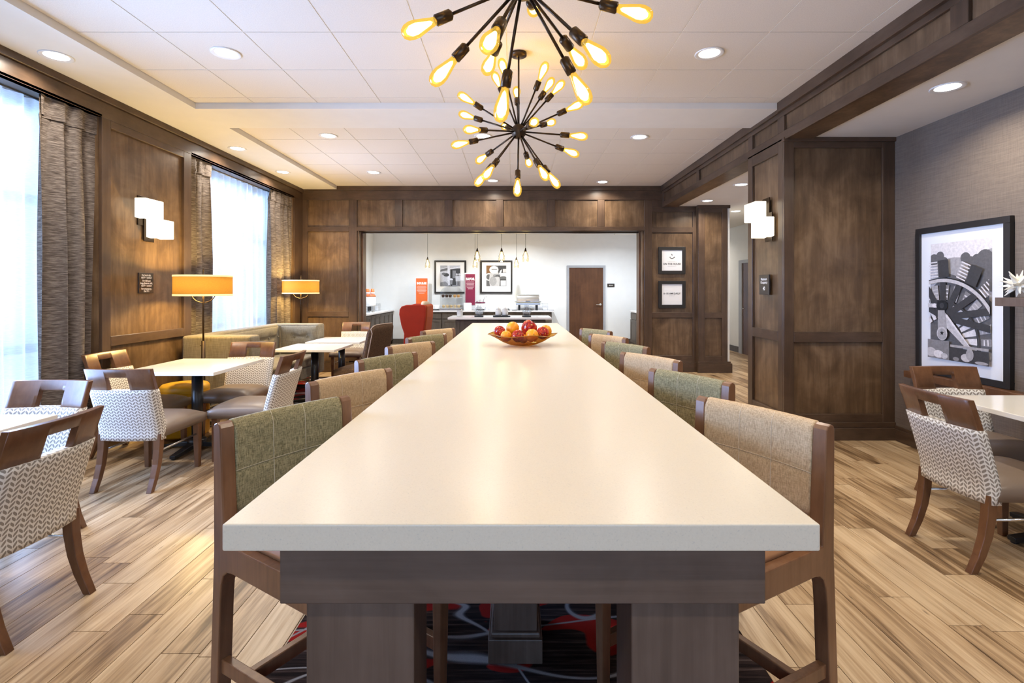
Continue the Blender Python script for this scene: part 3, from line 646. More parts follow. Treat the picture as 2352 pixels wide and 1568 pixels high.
# ---- dining chairs
def make_chair():
    t = thing('dining_chair', 'x', 'chair')
    cw = M['chairwood']
    def bow(x): return -0.030*(1-(x/0.23)**2)
    def rake(z): return -0.195-0.11*max(0, (z-0.42)/0.44)-0.02*max(0, (z-0.42)/0.44)**2
    for s in (-1, 1):
        # rear leg: sabre curve
        L_ = MB(); pts = [(0.39, -0.205, 0.048), (0.28, -0.212, 0.046), (0.18, -0.228, 0.043), (0.09, -0.256, 0.040), (0.0, -0.296, 0.036)]
        rings = []
        for z, y, w in pts: rings.append([(s*0.197-w/2, y-w*0.5, z), (s*0.197+w/2, y-w*0.5, z), (s*0.197+w/2, y+w*0.5, z), (s*0.197-w/2, y+w*0.5, z)])
        for a, b in zip(rings, rings[1:]): L_.add(a+b, [(0, 1, 5, 4), (1, 2, 6, 5), (2, 3, 7, 6), (3, 0, 4, 7)], 0, False)
        L_.add(rings[0], [(3, 2, 1, 0)]); L_.add(rings[-1], [(0, 1, 2, 3)]); L_.build('leg', cw, t, bevel=0.003)
        MB().beam((s*0.198, 0.232, 0.375), (s*0.198, 0.238, 0.0), 0.048, 0.048, (0, 1, 0), 0.034, 0.034).build('leg', cw, t, bevel=0.003)
        MB().tube([(s*0.198, -0.215, 0.265), (s*0.198, 0.232, 0.265)], 0.0075, 8).build('side_rod', M['chrome'], t)
    def seat(u, v, sd):
        w = 0.225+0.022*v; x = (2*u-1)*w; y = -0.20+0.475*v
        k = (1-abs(2*u-1)**5)*(1-abs(2*v-1)**6)
        if v > 0.999: y += -0.0
        y += 0.018*v*(1-(2*u-1)**2)
        return (x, y, 0.362 if sd == 0 else 0.425+0.047*k)
    MB().slab(seat, 14, 14).build('seat', M['vinyl'], t)
    Z0, Z1, Z2 = 0.345, 0.715, 0.865
    def back(u, v, sd):
        z = Z0+v*(Z1-Z0); w = 0.225+0.006*v; x = (2*u-1)*w
        e = 0.012*max(0, (abs(2*u-1)-0.9)/0.1)**2
        return (x, bow(x)+rake(z)+(0.038-e if sd == 1 else -0.030+e), z)
    MB().slab(back, 16, 12, uv=lambda u, v: ((u-0.5)*0.46, v*0.375)).build('backrest', M['chev'], t)
    # slotted top rail, curved: columns with a notch open to the fabric
    R = MB(); n = 24
    def pt(x, z, sd): return (x, bow(x)+rake(z)+(0.018 if sd else -0.014), z)
    xs = [(-1+2*i/n)*0.229 for i in range(n+1)]
    for i in range(n):
        xa, xb = xs[i], xs[i+1]; xm = (xa+xb)/2; zb = 0.808 if abs(xm) < 0.068 else Z1-0.012
        zz = [zb, (zb+Z2)/2, Z2]
        for za, zc in zip(zz, zz[1:]):
            for sd in (0, 1): R.add([pt(xa, za, sd), pt(xb, za, sd), pt(xb, zc, sd), pt(xa, zc, sd)], [(0, 1, 2, 3)], 0, True)
        for z in (zb, Z2): R.add([pt(xa, z, 0), pt(xb, z, 0), pt(xb, z, 1), pt(xa, z, 1)], [(0, 1, 2, 3)])
        for x, j in ((xa, i-1), (xb, i+1)):
            if j < 0 or j >= n or (abs((xs[j]+xs[j+1])/2) < 0.068) != (abs(xm) < 0.068):
                if abs(xm) < 0.068: continue
                inner = 0 <= j < n
                z1 = 0.808 if inner else Z2
                zl = [Z1-0.012, (Z1-0.012+z1)/2, z1]
                for za, zc in zip(zl, zl[1:]): R.add([pt(x, za, 0), pt(x, za, 1), pt(x, zc, 1), pt(x, zc, 0)], [(0, 1, 2, 3)])
    R.build('top_rail', cw, t, bevel=0.002, seg=1)
    return t
c0 = make_chair(); first = [True]
def chair(x, y, rz, label, group='leaf-patterned dining chairs'):
    o = c0 if first[0] else dup(c0); first[0] = False
    o.location = (x, y, 0.008 if y > 7 else 0); o.rotation_euler = (0, 0, math.radians(rz)); tag(o, label, 'chair', group); return o
chair(-2.72, 3.845, 0, 'patterned dining chair seen from behind at the second left table')
chair(-3.24, 4.46, -90, 'patterned dining chair with its back to the curtain at the second left table')
chair(-2.705, 5.00, 180, 'patterned dining chair facing the camera in front of the sofa arm')
chair(-2.215, 4.40, 90, 'patterned dining chair turned left at the second left table, nearest the bar stools')
chair(-2.76, 2.74, 180, 'patterned dining chair facing the camera at the nearest left table')
chair(-2.27, 2.185, 90, 'large patterned dining chair cut off by the left edge of the photo')
chair(-2.60, 8.15, 180, 'patterned dining chair by the back wall at the far small table')
chair(2.575, 2.745, -90, 'patterned dining chair with its back to us at the alcove table')
chair(3.04, 3.30, 180, 'patterned dining chair behind the alcove table, under the framed picture')

# ---- pedestal tables
def ped_table(x0, x1, y0, y1, h, label):
    cx, cy = (x0+x1)/2, (y0+y1)/2; w, d = (x1-x0)/2, (y1-y0)/2
    t = thing('pedestal_table', label, 'table', (cx, cy, 0.008 if y0 > 5.6 and x0 < 0 else 0), 0, 'white-topped pedestal tables')
    B(-w, w, -d, d, h-0.028, h).build('tabletop', M['laminate'], t, bevel=0.003)
    MB().lathe([(0, h-0.04), (0.17, h-0.04), (0.17, h-0.0285), (0, h-0.0285)], 24).build('mounting_plate', M['black'], t)
    MB().lathe([(0.0, 0.05), (0.045, 0.05), (0.045, h-0.041), (0, h-0.041)], 24).build('pole', M['black'], t)
    b = MB()
    for k in range(4):
        a = k*PI/2; dx, dy = math.cos(a), math.sin(a)
        L_ = (w if k % 2 == 0 else d)*0.80
        b.beam((dx*0.02, dy*0.02, 0.050), (dx*L_, dy*L_, 0.022), 0.075, 0.045, (0, 0, 1), 0.05, 0.026)
        b.lathe([(0, 0), (0.02, 0), (0.02, 0.018), (0, 0.018)], 10, (dx*(L_-0.02), dy*(L_-0.02), 0))
    b.lathe([(0, 0.028), (0.085, 0.028), (0.075, 0.085), (0.048, 0.10), (0, 0.10)], 20)
    b.build('cross_base', M['black'], t, bevel=0.004)
    return t
ped_table(-3.21, -2.43, 4.14, 4.98, 0.74, 'white pedestal table with four patterned chairs, left of the bar stools')
ped_table(-3.24, -2.45, 1.95, 2.75, 0.74, 'white pedestal table cut off by the left edge of the photo')
ped_table(-2.82, -2.09, 5.96, 6.67, 0.70, 'nearer small white table in front of the sofa')
ped_table(-2.79, -2.06, 6.84, 7.58, 0.70, 'farther small white table in front of the sofa')
ped_table(2.69, 3.50, 2.45, 3.25, 0.74, 'white pedestal table in the grasscloth alcove')

# ---- U-shaped sofa
sf = thing('sofa', 'olive button-tufted sofa with tall square arms beneath the window', 'sofa', (0, 0, 0.008))
def pillow_box(x0, x1, y0, y1, z0, z1): return B(x0, x1, y0, y1, z0, z1)
SX0, SX1, SY0, SY1, SH = -3.56, -2.815, 5.48, 7.62, 0.905
pillow_box(SX0, SX1, SY0, SY0+0.21, 0.19, SH).build('arm', M['sofa'], sf, bevel=0.03, seg=4)
pillow_box(SX0, SX0+0.165, SY0+0.212, 7.388, 0.19, SH).build('back', M['sofa'], sf, bevel=0.03, seg=4)
pillow_box(SX0, SX1, 7.39, SY1, 0.19, SH).build('arm', M['sofa'], sf, bevel=0.03, seg=4)
pillow_box(SX0+0.165, SX1-0.02, SY0+0.212, 7.388, 0.19, 0.335).build('base', M['sofa'], sf, bevel=0.015)
pillow_box(SX0+0.167, SX1-0.01, SY0+0.214, 7.386, 0.337, 0.475).build('seat_cushion', M['sofa'], sf, bevel=0.035, seg=4)
def tuft(face, axis, u0, u1, z0, z1, btn):
    # padded face with dimples at the buttons
    def fn(u, v, sd):
        uu = u0+(u1-u0)*u; z = z0+(z1-z0)*v
        d = 0.03*(1-abs(2*u-1)**6)*(1-abs(2*v-1)**6)
        for b in btn:
            r2 = ((uu-b[0])/0.055)**2+((z-b[1])/0.055)**2; d -= 0.026*math.exp(-r2)
            if abs(z-b[1]) < 0.05 and min(q[0] for q in btn) < uu < max(q[0] for q in btn): d -= 0.010*math.exp(-((z-b[1])/0.014)**2)
        d = max(d, 0.002)*(sd)
        if axis == 'y': return (face-0.0+d, uu, z)
        return (uu, face-d, z)
    return MB().slab(fn, 36, 24)
bb_ = [(5.95+0.28*k, 0.73) for k in range(6)]
tuft(SX0+0.166, 'y', SY0+0.22, 7.38, 0.48, SH-0.03, bb_).build('tufted_back_pad', M['sofa'], sf)
b2 = [(-3.17, 0.73), (-2.985, 0.73)]
tuft(7.389, 'x', SX0+0.20, SX1-0.03, 0.48, SH-0.03, b2).build('tufted_arm_pad', M['sofa'], sf)
for y, z in bb_: MB().lathe([(0.012, -0.004), (0.012, 0.004), (0.006, 0.009), (0, 0.010)], 12, (SX0+0.176, y, z)).build('button', M['sofa'], sf)
for x, z in b2: MB().lathe([(0.012, -0.004), (0.012, 0.004), (0.006, 0.009), (0, 0.010)], 12, (x, 7.375, z)).build('button', M['sofa'], sf)
for x in (SX0+0.08, SX1-0.10):
    for y in (SY0+0.10, 6.5, SY1-0.10): MB().beam((x, y, 0.192), (x, y, 0), 0.06, 0.06, (0, 1, 0), 0.045, 0.045).build('leg', M['chairwood'], sf)

# ---- brown side chair
bc = thing('upholstered_chair', 'brown fully upholstered chair with a high curved back', 'chair', (-1.95, 6.44, 0.008), math.radians(-18))
def bseat(u, v, sd):
    x = -0.15+0.47*u; y = -0.30+0.60*v; k = (1-abs(2*u-1)**6)*(1-abs(2*v-1)**6)
    return (x, y, 0.20 if sd == 0 else 0.43+0.04*k)
MB().slab(bseat, 14, 14).build('seat', M['brownfab'], bc, bevel=0.0)
def bback(u, v, sd):
    z = 0.42+0.55*v; y = -0.30+0.60*u; wrap = -0.10*max(0, 2*u-1)**3-0.015*max(0, 1-2*u)**3
    top = 0.012*(1-(2*u-1)**2)
    e = 0.03*max(0, (v-0.9)/0.1)**2
    x = 0.23+0.11*v+wrap+((0.075-e) if sd else 0+e)
    return (x, y*(1-0.02*v), z+(top-0.035*max(0, abs(2*u-1)-0.8)/0.2)*v)
MB().slab(bback, 18, 16).build('backrest', M['brownfab'], bc)
def pipe(u): q = Vector(bback(u, 1, 0)); r = Vector(bback(u, 1, 1)); return (q+r)/2
MB().tube([Vector(bback(0, k/10, 1)) for k in range(11)]+[Vector(bback(k/14, 1, 1)) for k in range(1, 15)]+[Vector(bback(1, 1-k/10, 1)) for k in range(1, 11)], 0.006, 6).build('piping', plain('tan_piping', (0.36, 0.27, 0.22), 0.6), bc)
for x in (-0.11, 0.27):
    for y in (-0.26, 0.26): MB().beam((x, y, 0.202), (x, y, 0), 0.05, 0.05, (0, 1, 0), 0.035, 0.035).build('leg', M['chairwood'], bc)

# ---- tall red wing chair, facing the sofa
wgc = thing('wing_chair', 'tall red wing chair with orange back and beige lining', 'armchair', (-1.72, 7.56, 0.008))
yw = 0.34
prof = [(-0.42, 0.20), (0.34, 0.20), (0.42, 0.60), (0.47, 1.0), (0.475, 1.15), (0.455, 1.185), (0.40, 1.19), (0.20, 1.185), (0.135, 1.165), (0.105, 1.12), (0.10, 1.05), (0.13, 0.90), (0.17, 0.78), (0.16, 0.62), (0.06, 0.53), (-0.40, 0.50), (-0.42, 0.46)]
for s in (-1, 1):
    a, b = sorted((s*yw, s*(yw-0.07))); MB().prism(prof, 'y', a, b).build('wing', M['redfab'], wgc, bevel=0.012, seg=3)
bp = [(0.30, 0.20), (0.355, 0.20), (0.435, 0.60), (0.485, 1.0), (0.49, 1.16), (0.47, 1.185), (0.42, 1.18), (0.41, 1.0), (0.36, 0.6)]
MB().prism(bp, 'y', -yw+0.072, yw-0.072).build('backrest', M['orangefab'], wgc, bevel=0.01)
B(0.478, 0.486, -yw+0.004, -yw+0.068, 0.95, 1.14)
def lining(u, v, sd):
    y = (-yw+0.075)+(2*yw-0.15)*u; z = 0.44+0.79*v-0.035*(2*u-1)**2*v; xr = 0.27+0.17*v
    return (xr-(0.09*(1-abs(2*u-1)**4) if sd else 0.0)*(1-0.3*v), y, z)
MB().slab(lining, 12, 14).build('inner_back', M['beigefab'], wgc)
def rseat(u, v, sd):
    x = -0.45+0.72*u; y = -0.265+0.53*v; k = (1-abs(2*u-1)**6)*(1-abs(2*v-1)**6)
    return (x, y, 0.22 if sd == 0 else 0.385+0.05*k)
MB().slab(rseat, 12, 12).build('seat_cushion', M['redfab'], wgc)
for x in (-0.38, 0.30):
    for y in (-0.28, 0.28): MB().beam((x, y, 0.205), (x, y, 0), 0.05, 0.05, (0, 1, 0), 0.035, 0.035).build('leg', M['chairwood'], wgc)

# ---- yellow pouf
pf = thing('pouf', 'round yellow vinyl pouf beside the floor lamp', 'pouf', (-3.167, 4.93, 0))
MB().lathe([(0, 0.02), (0.19, 0.02), (0.205, 0.04), (0.205, 0.44), (0, 0.44)], 36).build('drum', M['yellow'], pf)
MB().lathe([(0.205, 0.442), (0.209, 0.455), (0.207, 0.485), (0.19, 0.505), (0.12, 0.515), (0, 0.518)], 36).build('cushion_top', M['yellow'], pf)
MB().lathe([(0.205, 0.436), (0.211, 0.440), (0.205, 0.446)], 36).build('piping', M['yellow'], pf)

# ---- floor lamps
def make_lamp(label):
    t = thing('floor_lamp', label, 'lamp', (0, 0, 0), 0, 'floor lamps with amber drum shades')
    MB().lathe([(0, 0), (0.125, 0), (0.125, 0.012), (0.11, 0.02), (0.02, 0.026), (0, 0.026)], 28).build('base', M['bronze'], t)
    MB().tube([(0, 0, 0.02), (0, 0, 0.88)], 0.019, 12).build('lower_pole', M['bronze'], t)
    MB().tube([(0, 0, 0.88), (0, 0, 1.60)], 0.009, 10).build('upper_pole', M['bronze'], t)
    MB().tube([(-0.03, 0, 0.83), (0, 0, 0.83)], 0.005, 8).build('switch_knob', M['bronze'], t)
    arc = [(-0.125*math.cos(a), 0, 1.375-0.10*math.sin(a)) for a in [PI*k/16 for k in range(17)]]
    MB().tube(arc, 0.005, 8).build('cradle_arm', M['bronze'], t)
    MB().tube([(-0.135, 0, 1.40), (0, 0, 1.40), (0.135, 0, 1.40)], 0.004, 6).build('spider', M['bronze'], t)
    r = 0.268
    MB().lathe([(r, 1.362), (r, 1.546)], 40).build('shade', M['shade'], t)
    for z in (1.355, 1.549): MB().lathe([(r-0.003, z-0.010), (r+0.003, z-0.010), (r+0.003, z+0.010), (r-0.003, z+0.010), (r-0.003, z-0.010)], 40).build('shade_band', M['shade_in'], t)
    MB().lathe([(0.19, 1.38), (0.19, 1.53)], 32).build('liner', M['shade_in'], t)
    MB().lathe([(0, 1.59), (0.008, 1.60), (0.005, 1.63), (0, 1.635)], 10).build('finial', M['bronze'], t)
    bl = MB().lathe([(0, 1.42), (0.02, 1.425), (0.03, 1.455), (0.02, 1.485), (0, 1.49)], 12).build('bulb', M['filament'], t)
    light('lamp_glow', 'POINT', (0.06, 0, 1.46), 30, (1, 0.68, 0.22), size=0.04, parent=t)
    light('lamp_glow', 'POINT', (-0.06, 0, 1.46), 30, (1, 0.68, 0.22), size=0.04, parent=t)
    return t
l1 = make_lamp('floor lamp with glowing amber drum shade in front of the sofa arm'); l1.location = (-3.216, 5.30, 0)
dup(l1, (-3.30, 7.93, 0), 0.0, 'floor lamp with glowing amber drum shade in the back left corner')

# ---- wall sconces
def make_sconce():
    t = thing('wall_sconce', 'x', 'sconce', (0, 0, 0), 0, 'double-shade wall sconces')
    # local: x along the wall to the right, -y into the room, z absolute height
    B(-0.105, 0.035, -0.012, 0.0, 2.04, 2.325).build('back_plate', M['bronze'], t, bevel=0.002)
    B(-0.035, 0.105, -0.020, -0.0125, 1.885, 2.17).build('front_plate', M['bronze'], t, bevel=0.002)
    for x0, x1, z0, z1 in ((-0.20, 0.05, 2.10, 2.285), (-0.045, 0.205, 1.925, 2.11)):
        P = [(x0, z0), (x0+0.06, z0-0.006), ((x0+x1)/2, z0+0.004), (x1-0.06, z0-0.006), (x1, z0), (x1, z1), (x0, z1)]
        MB().prism(P, 'y', -0.155, -0.045).build('shade', M['sconceglass'], t, bevel=0.006)
        MB().tube([((x0+x1)/2, -0.02, (z0+z1)/2-0.02), ((x0+x1)/2, -0.05, (z0+z1)/2-0.02)], 0.012, 8).build('shade_arm', M['bronze'], t)
    return t
s1 = make_sconce(); s1.location = (XL, 5.06, 0); s1.rotation_euler = (0, 0, PI/2); tag(s1, 'double-shade wall sconce on the left panelled wall')
dup(s1, (PX0, 5.10, 0), -PI/2, 'double-shade wall sconce on the right pillar')
# ---- dark wall signs
def sign(name, label, loc, rz, w, z0, z1, lines, cat='sign'):
    t = thing(name, label, cat, loc, rz)
    B(-w/2, w/2, -0.014, 0, z0, z1).build('plate', M['signplate'], t, bevel=0.002)
    for body, size, z, b in lines: text(body, size, M['letter'], t, (0, -0.0146, z), bold=b, sx=0.86)
    return t
sign('phone_sign', 'small dark telephone-dialling sign below the left sconce', (XL, 5.065, 0), PI/2, 0.20, 1.375, 1.575,
     [('For local calls,', 0.026, 1.552, 0.0006), ('dial 9 + number', 0.026, 1.528, 0.0006), ('For 800 and', 0.026, 1.497, 0.0006), ('long-distance calls,', 0.026, 1.473, 0.0006), ('dial 9 + number', 0.026, 1.449, 0.0006), ('For emergency,', 0.026, 1.418, 0.0006), ('Dial 911', 0.026, 1.394, 0.0006)])
sign('occupancy_sign', 'small dark maximum occupancy sign on the right pillar', (PX0, 5.165, 0), -PI/2, 0.20, 1.36, 1.56,
     [('Maximum', 0.036, 1.515, 0.0008), ('Occupancy', 0.036, 1.483, 0.0008), ('40', 0.055, 1.42, 0.001)])

# ---- curtains and sheers
def curtain(y0, y1, label, seed, flare=0.0):
    rr = random.Random(seed); t = thing('curtain', label, 'curtain', (0, 0, 0), 0, 'brown pinch-pleated drapes')
    nfold = max(3, int((y1-y0)/0.135)); ph = rr.random()*6
    def fn(u, v):
        z = 0.03+2.895*v; y = y0+(y1-y0)*u
        k = 1-v
        wave = 0.048*math.sin(2*PI*nfold*u+ph+0.9*math.sin(2*PI*u*1.3+ph+1.2*k))+0.022*math.sin(2*PI*nfold*0.43*u+ph*1.7+2*k)
        amp = min(1, 0.35+1.6*k)
        top = max(0, (v-0.955)/0.045)
        pin = 0.014*math.exp(-((v-0.945)/0.012)**2)*math.sin(2*PI*nfold*2*u)
        y += 0.012*math.sin(2*PI*nfold*u*2+3*k)+flare*(u)*math.sin(min(1, k*1.6)*PI/2)*0.06
        return (XL-0.035+wave*amp*(1-0.6*top)+pin+0.012*top, y, z)
    MB().grid(fn, nfold*12, 60).build('drape', M['drape'], t)
    def head(u, v):
        p = fn(u, 0.945+0.055*v); return (p[0]+0.006+0.010*abs(math.sin(PI*nfold*u+ph)), p[1], p[2]+0.002)
    MB().grid(head, nfold*12, 4).build('pleat_heading', M['drape'], t)
    return t
curtain(3.95, 4.485, 'brown drape at the near window, beside the wall sconce panel', 3, 0.6)
curtain(5.77, 6.20, 'brown drape left of the far window, behind the floor lamp', 5)
curtain(7.68, 8.43, 'brown drape right of the far window, in the back corner', 8)
curtain(1.63, 2.05, 'brown drape at the camera end of the near window', 11)
def sheer(y0, y1, label, seed):
    rr = random.Random(seed); ph = [rr.random()*6 for _ in range(4)]; n = int((y1-y0)/0.14)
    t = thing('sheer_curtain', label, 'sheer', (0, 0, 0), 0, 'white sheers')
    def fn(u, v):
        z = 0.33+2.585*v; y = y0+(y1-y0)*u
        w = 0.030*math.sin(2*PI*n*u+ph[0])+0.014*math.sin(2*PI*n*1.7*u+ph[1])+0.01*math.sin(2*PI*n*0.45*u+ph[2]+2*v)
        return (-3.80+w*(0.6+0.4*(1-v)), y, z)
    MB().grid(fn, n*14, 12).build('voile', M['sheer'], t)
    MB().tube([(-3.80, y0, 2.925), (-3.80, y1, 2.925)], 0.009, 8).build('curtain_rod', M['alu'], t)
sheer(1.66, 4.46, 'white sheer curtain across the near window', 2)
sheer(5.80, 8.40, 'white sheer curtain across the far window', 4)

# ---- chandeliers
D2 = [(-0.031, 0.533, 0.846), (0.382, -0.403, 0.832), (0.514, 0.165, 0.842), (0.661, 0.033, 0.75), (0.91, -0.248, 0.333), (0.577, 0.722, 0.382), (0.208, -0.964, -0.166), (0.992, -0.08, -0.099), (0.912, 0.316, -0.262), (0.191, 0.944, -0.268), (0.382, -0.467, -0.797), (0.596, 0.095, -0.798), (-0.022, -0.218, -0.976), (-0.487, -0.408, -0.773), (-0.634, 0.097, -0.768), (-0.663, 0.698, -0.272), (-0.972, -0.068, -0.227), (-0.729, -0.662, -0.175), (-0.892, 0.274, 0.359), (-0.851, -0.276, 0.448), (-0.24, 0.898, 0.37), (-0.248, -0.411, 0.877), (-0.372, 0.134, 0.919)]
D1 = [(-0.86, -0.194, -0.472), (-0.708, 0.151, -0.69), (-0.244, -0.593, -0.767), (-0.327, 0.901, -0.285), (-0.18, 0.259, -0.949), (0.53, 0.208, -0.822), (0.572, 0.769, -0.286), (0.583, -0.33, -0.742), (0.946, -0.115, -0.304), (0.129, 0.942, 0.309),
      (0.35, 0.1, 0.93), (-0.4, -0.3, 0.86), (-0.2, 0.5, 0.84), (0.7, -0.4, 0.58), (-0.85, 0.3, 0.42), (0.9, 0.2, 0.38), (-0.75, -0.6, 0.25), (0.3, -0.85, 0.42), (0.5, -0.85, -0.1), (-0.4, -0.9, 0.1), (-0.55, 0.55, 0.63), (0.6, 0.7, 0.4)]
arm_m = MB().tube([(0, 0, 0.03), (0, 0, 0.315)], 0.0065, 8).mesh('arm', M['bronze'])
soc_m = MB().lathe([(0, 0.31), (0.012, 0.31), (0.021, 0.318), (0.0215, 0.378), (0.016, 0.382), (0, 0.382)], 16).mesh('socket', M['bronze'])
blb_m = MB().lathe([(0.0145, 0.379), (0.017, 0.395), (0.024, 0.425), (0.0315, 0.458), (0.0325, 0.478), (0.028, 0.500), (0.017, 0.515), (0, 0.520)], 20).mesh('bulb', M['bulb'])
fil_m = MB().lathe([(0, 0.392), (0.007, 0.400), (0.014, 0.43), (0.0205, 0.46), (0.019, 0.483), (0.008, 0.499), (0, 0.501)], 12).mesh('filament', M['filament'])
def chandelier(loc, dirs, label):
    t = thing('chandelier', label, 'chandelier', loc, 0, 'starburst chandeliers')
    MB().lathe([(0, -0.058), (0.03, -0.05), (0.05, -0.028), (0.056, 0), (0.05, 0.028), (0.03, 0.05), (0, 0.058)], 24).build('hub', M['bronze'], t)
    MB().tube([(0, 0, 0.05), (0, 0, ZT-loc[2]-0.02)], 0.0065, 8).build('down_rod', M['bronze'], t)
    MB().lathe([(0, ZT-loc[2]-0.002), (0.060, ZT-loc[2]-0.002), (0.060, ZT-loc[2]-0.022), (0.012, ZT-loc[2]-0.030), (0, ZT-loc[2]-0.030)], 24).build('canopy', M['bronze'], t)
    for d in dirs:
        q = Vector(d).normalized().to_track_quat('Z', 'Y').to_euler()
        for nm, me in (('arm', arm_m), ('socket', soc_m), ('bulb', blb_m)):
            o = place(nm, me, t); o.rotation_euler = q
        f = place('filament', fil_m, o)
chandelier((0.034, 1.99, 2.596), D1, 'near starburst chandelier with amber bulbs, cut off by the top of the photo')
chandelier((0.037, 3.84, 2.596), D2, 'far starburst chandelier with amber bulbs, fully in view')
# ================================================================ PICTURES, BOWL, SERVING ROOM
class Print:
    """flat print: layered polygons, each a shade of a small palette."""
    def __init__(s, clip=None): s.m = MB(); s.n = 0; s.clip = clip
    def poly(s, pts, mi):
        if s.clip:                      # keep the print inside its sheet
            for ax, lim, sg in ((0, s.clip[0], 1), (0, s.clip[1], -1), (1, s.clip[2], 1), (1, s.clip[3], -1)):
                out = []
                for i in range(len(pts)):
                    p_, q_ = pts[i-1], pts[i]; a_, b_ = (p_[ax]-lim)*sg, (q_[ax]-lim)*sg
                    if (a_ < 0) != (b_ < 0): t_ = a_/(a_-b_); out.append((p_[0]+(q_[0]-p_[0])*t_, p_[1]+(q_[1]-p_[1])*t_))
                    if b_ >= 0: out.append(tuple(q_))
                pts = out
                if len(pts) < 3: return s
        s.n += 1; d = -0.00025*s.n; s.m.add([(x, d, z) for x, z in pts], [tuple(range(len(pts)))], mi); return s
    def rect(s, x0, x1, z0, z1, mi): return s.poly([(x0, z0), (x1, z0), (x1, z1), (x0, z1)], mi)
    def disc(s, x, z, rx, rz, mi, n=22): return s.poly([(x+rx*math.cos(2*PI*k/n), z+rz*math.sin(2*PI*k/n)) for k in range(n)], mi)
    def line(s, a, b, w, mi, w2=None):
        a, b = Vector(a), Vector(b); d = (b-a).normalized(); p = Vector((-d.y, d.x)); w2 = w if w2 is None else w2
        return s.poly([tuple(a+p*w/2), tuple(a-p*w/2), tuple(b-p*w2/2), tuple(b+p*w2/2)], mi)
    def arc(s, x, z, r0, r1, a0, a1, mi, n=28):
        A = [a0+(a1-a0)*k/n for k in range(n+1)]
        return s.poly([(x+r1*math.cos(a), z+r1*math.sin(a)) for a in A]+[(x+r0*math.cos(a), z+r0*math.sin(a)) for a in reversed(A)], mi)
def greys(nm, tint, n=7):
    out = []
    for k in range(n):
        v = (k/(n-1))**1.7*0.74+0.012; m, nt, p = newmat('%s_%d' % (nm, k)); q = noise(nt, coords(nt), 45, 4, 0.6)
        c = tuple(min(1, v*t_) for t_ in tint)
        nt.links.new(ramp(nt, q, [(0.3, tuple(x*0.8 for x in c)), (0.7, tuple(min(1, x*1.12) for x in c))]), p.inputs['Base Color']); p.inputs['Roughness'].default_value = 0.5; out.append(m)
    return out
def frame(name, label, loc, rz, w, h, fw, fd, tilt=0.0):
    t = thing(name, label, 'picture', loc, rz)
    b = MB()
    for x0, x1, z0, z1 in ((0, w, 0, fw), (0, w, h-fw, h), (0, fw, fw, h-fw), (w-fw, w, fw, h-fw)): b.box(x0-w/2, x1-w/2, -fd, 0, z0, z1)
    b.build('frame', M['blackframe'], t, bevel=0.002)
    B(-w/2+fw*0.8, w/2-fw*0.8, -fd*0.55, -fd*0.3, fw*0.8, h-fw*0.8).build('mat_board', M['paper'], t)
    return t
# paddle wheel picture standing on the ledge
W1, H1_ = 0.86, 1.25
pw = frame('framed_picture', 'large black-framed picture of a paddle wheel on the alcove ledge', (XR-0.002, 4.09, 0.692), -PI/2, W1, H1_, 0.05, 0.035)
Gp = greys('sepia', (1.0, 0.93, 0.92))
ww, hh = 0.56, 0.96; p = Print((-0.28, 0.28, 0.145, 1.105))
def X(u): return -ww/2+ww*u
def Z(v): return 0.145+hh*v
PP = lambda L_: [(X(a), Z(b)) for a, b in L_]
p.rect(X(0), X(1), Z(0), Z(1), 6)
p.poly(PP([(0, .86), (.12, .88), (.25, .86), (.42, .87), (.6, .86), (.78, .87), (.86, .90), (1, .92), (1, .5), (0, .5)]), 4)
for u, v, r in ((.06, .86, .09), (.17, .89, .07), (.24, .84, .07), (.60, .86, .08), (.68, .83, .07), (.78, .84, .08), (.9, .85, .12), (.98, .78, .1)): p.disc(X(u), Z(v), ww*r, hh*r*0.55, 2)
p.poly(PP([(.64, .82), (1, .86), (1, .58), (.64, .62)]), 2); p.rect(X(.0), X(.13), Z(.62), Z(.80), 5)
p.poly(PP([(.0, .60), (.3, .74), (.62, .68), (1, .5), (1, .05), (0, .05)]), 2)
cx, cz = X(.25), Z(.16)
R_ = 0.51
for k in range(16):                       # bright gaps between the spokes
    a = math.radians(-16+k*14); p.arc(cx, cz, R_*0.36, R_*0.60, a, a+math.radians(10), 6, 4)
    p.arc(cx, cz, R_*0.66, R_*0.90, a+.01, a+math.radians(9), 3 if k % 2 else 4, 4)
    for q in (0.70, 0.76, 0.82): p.arc(cx, cz, R_*q, R_*(q+.02), a+.02, a+math.radians(8), 6 if k % 2 else 5, 3)
for a in (12, 30, 50, 70, 90, 112, 136): p.line((X(.27), Z(.36)), (cx+R_*1.02*math.cos(math.radians(a)), cz+R_*1.02*math.sin(math.radians(a))), .05, 1, .055)
p.arc(cx, cz, R_*0.62, R_*0.645, -.4, PI*1.05, 1); p.arc(cx, cz, R_*0.945, R_*1.0, -.25, PI*0.98, 5, 40); p.arc(cx, cz, R_*1.0, R_*1.015, -.25, PI*0.98, 0, 40)
for a, r1 in ((94, 1.30), (66, 1.32), (42, 1.34)):          # paddle boards above the rim
    c_, s_ = math.cos(math.radians(a)), math.sin(math.radians(a)); A = Vector((cx+R_*1.02*c_, cz+R_*1.02*s_)); Bq = Vector((cx+R_*r1*c_, cz+R_*r1*s_)); n_ = Vector((-s_, c_))
    p.poly([tuple(A+n_*.0), tuple(Bq+n_*.0), tuple(Bq+n_*-.10), tuple(A+n_*-.10)], 1)
    for k in range(6): p.line(tuple(A.lerp(Bq, (k+.5)/6)+n_*.09), tuple(A.lerp(Bq, (k+.5)/6)+n_*.005), .010, 6)
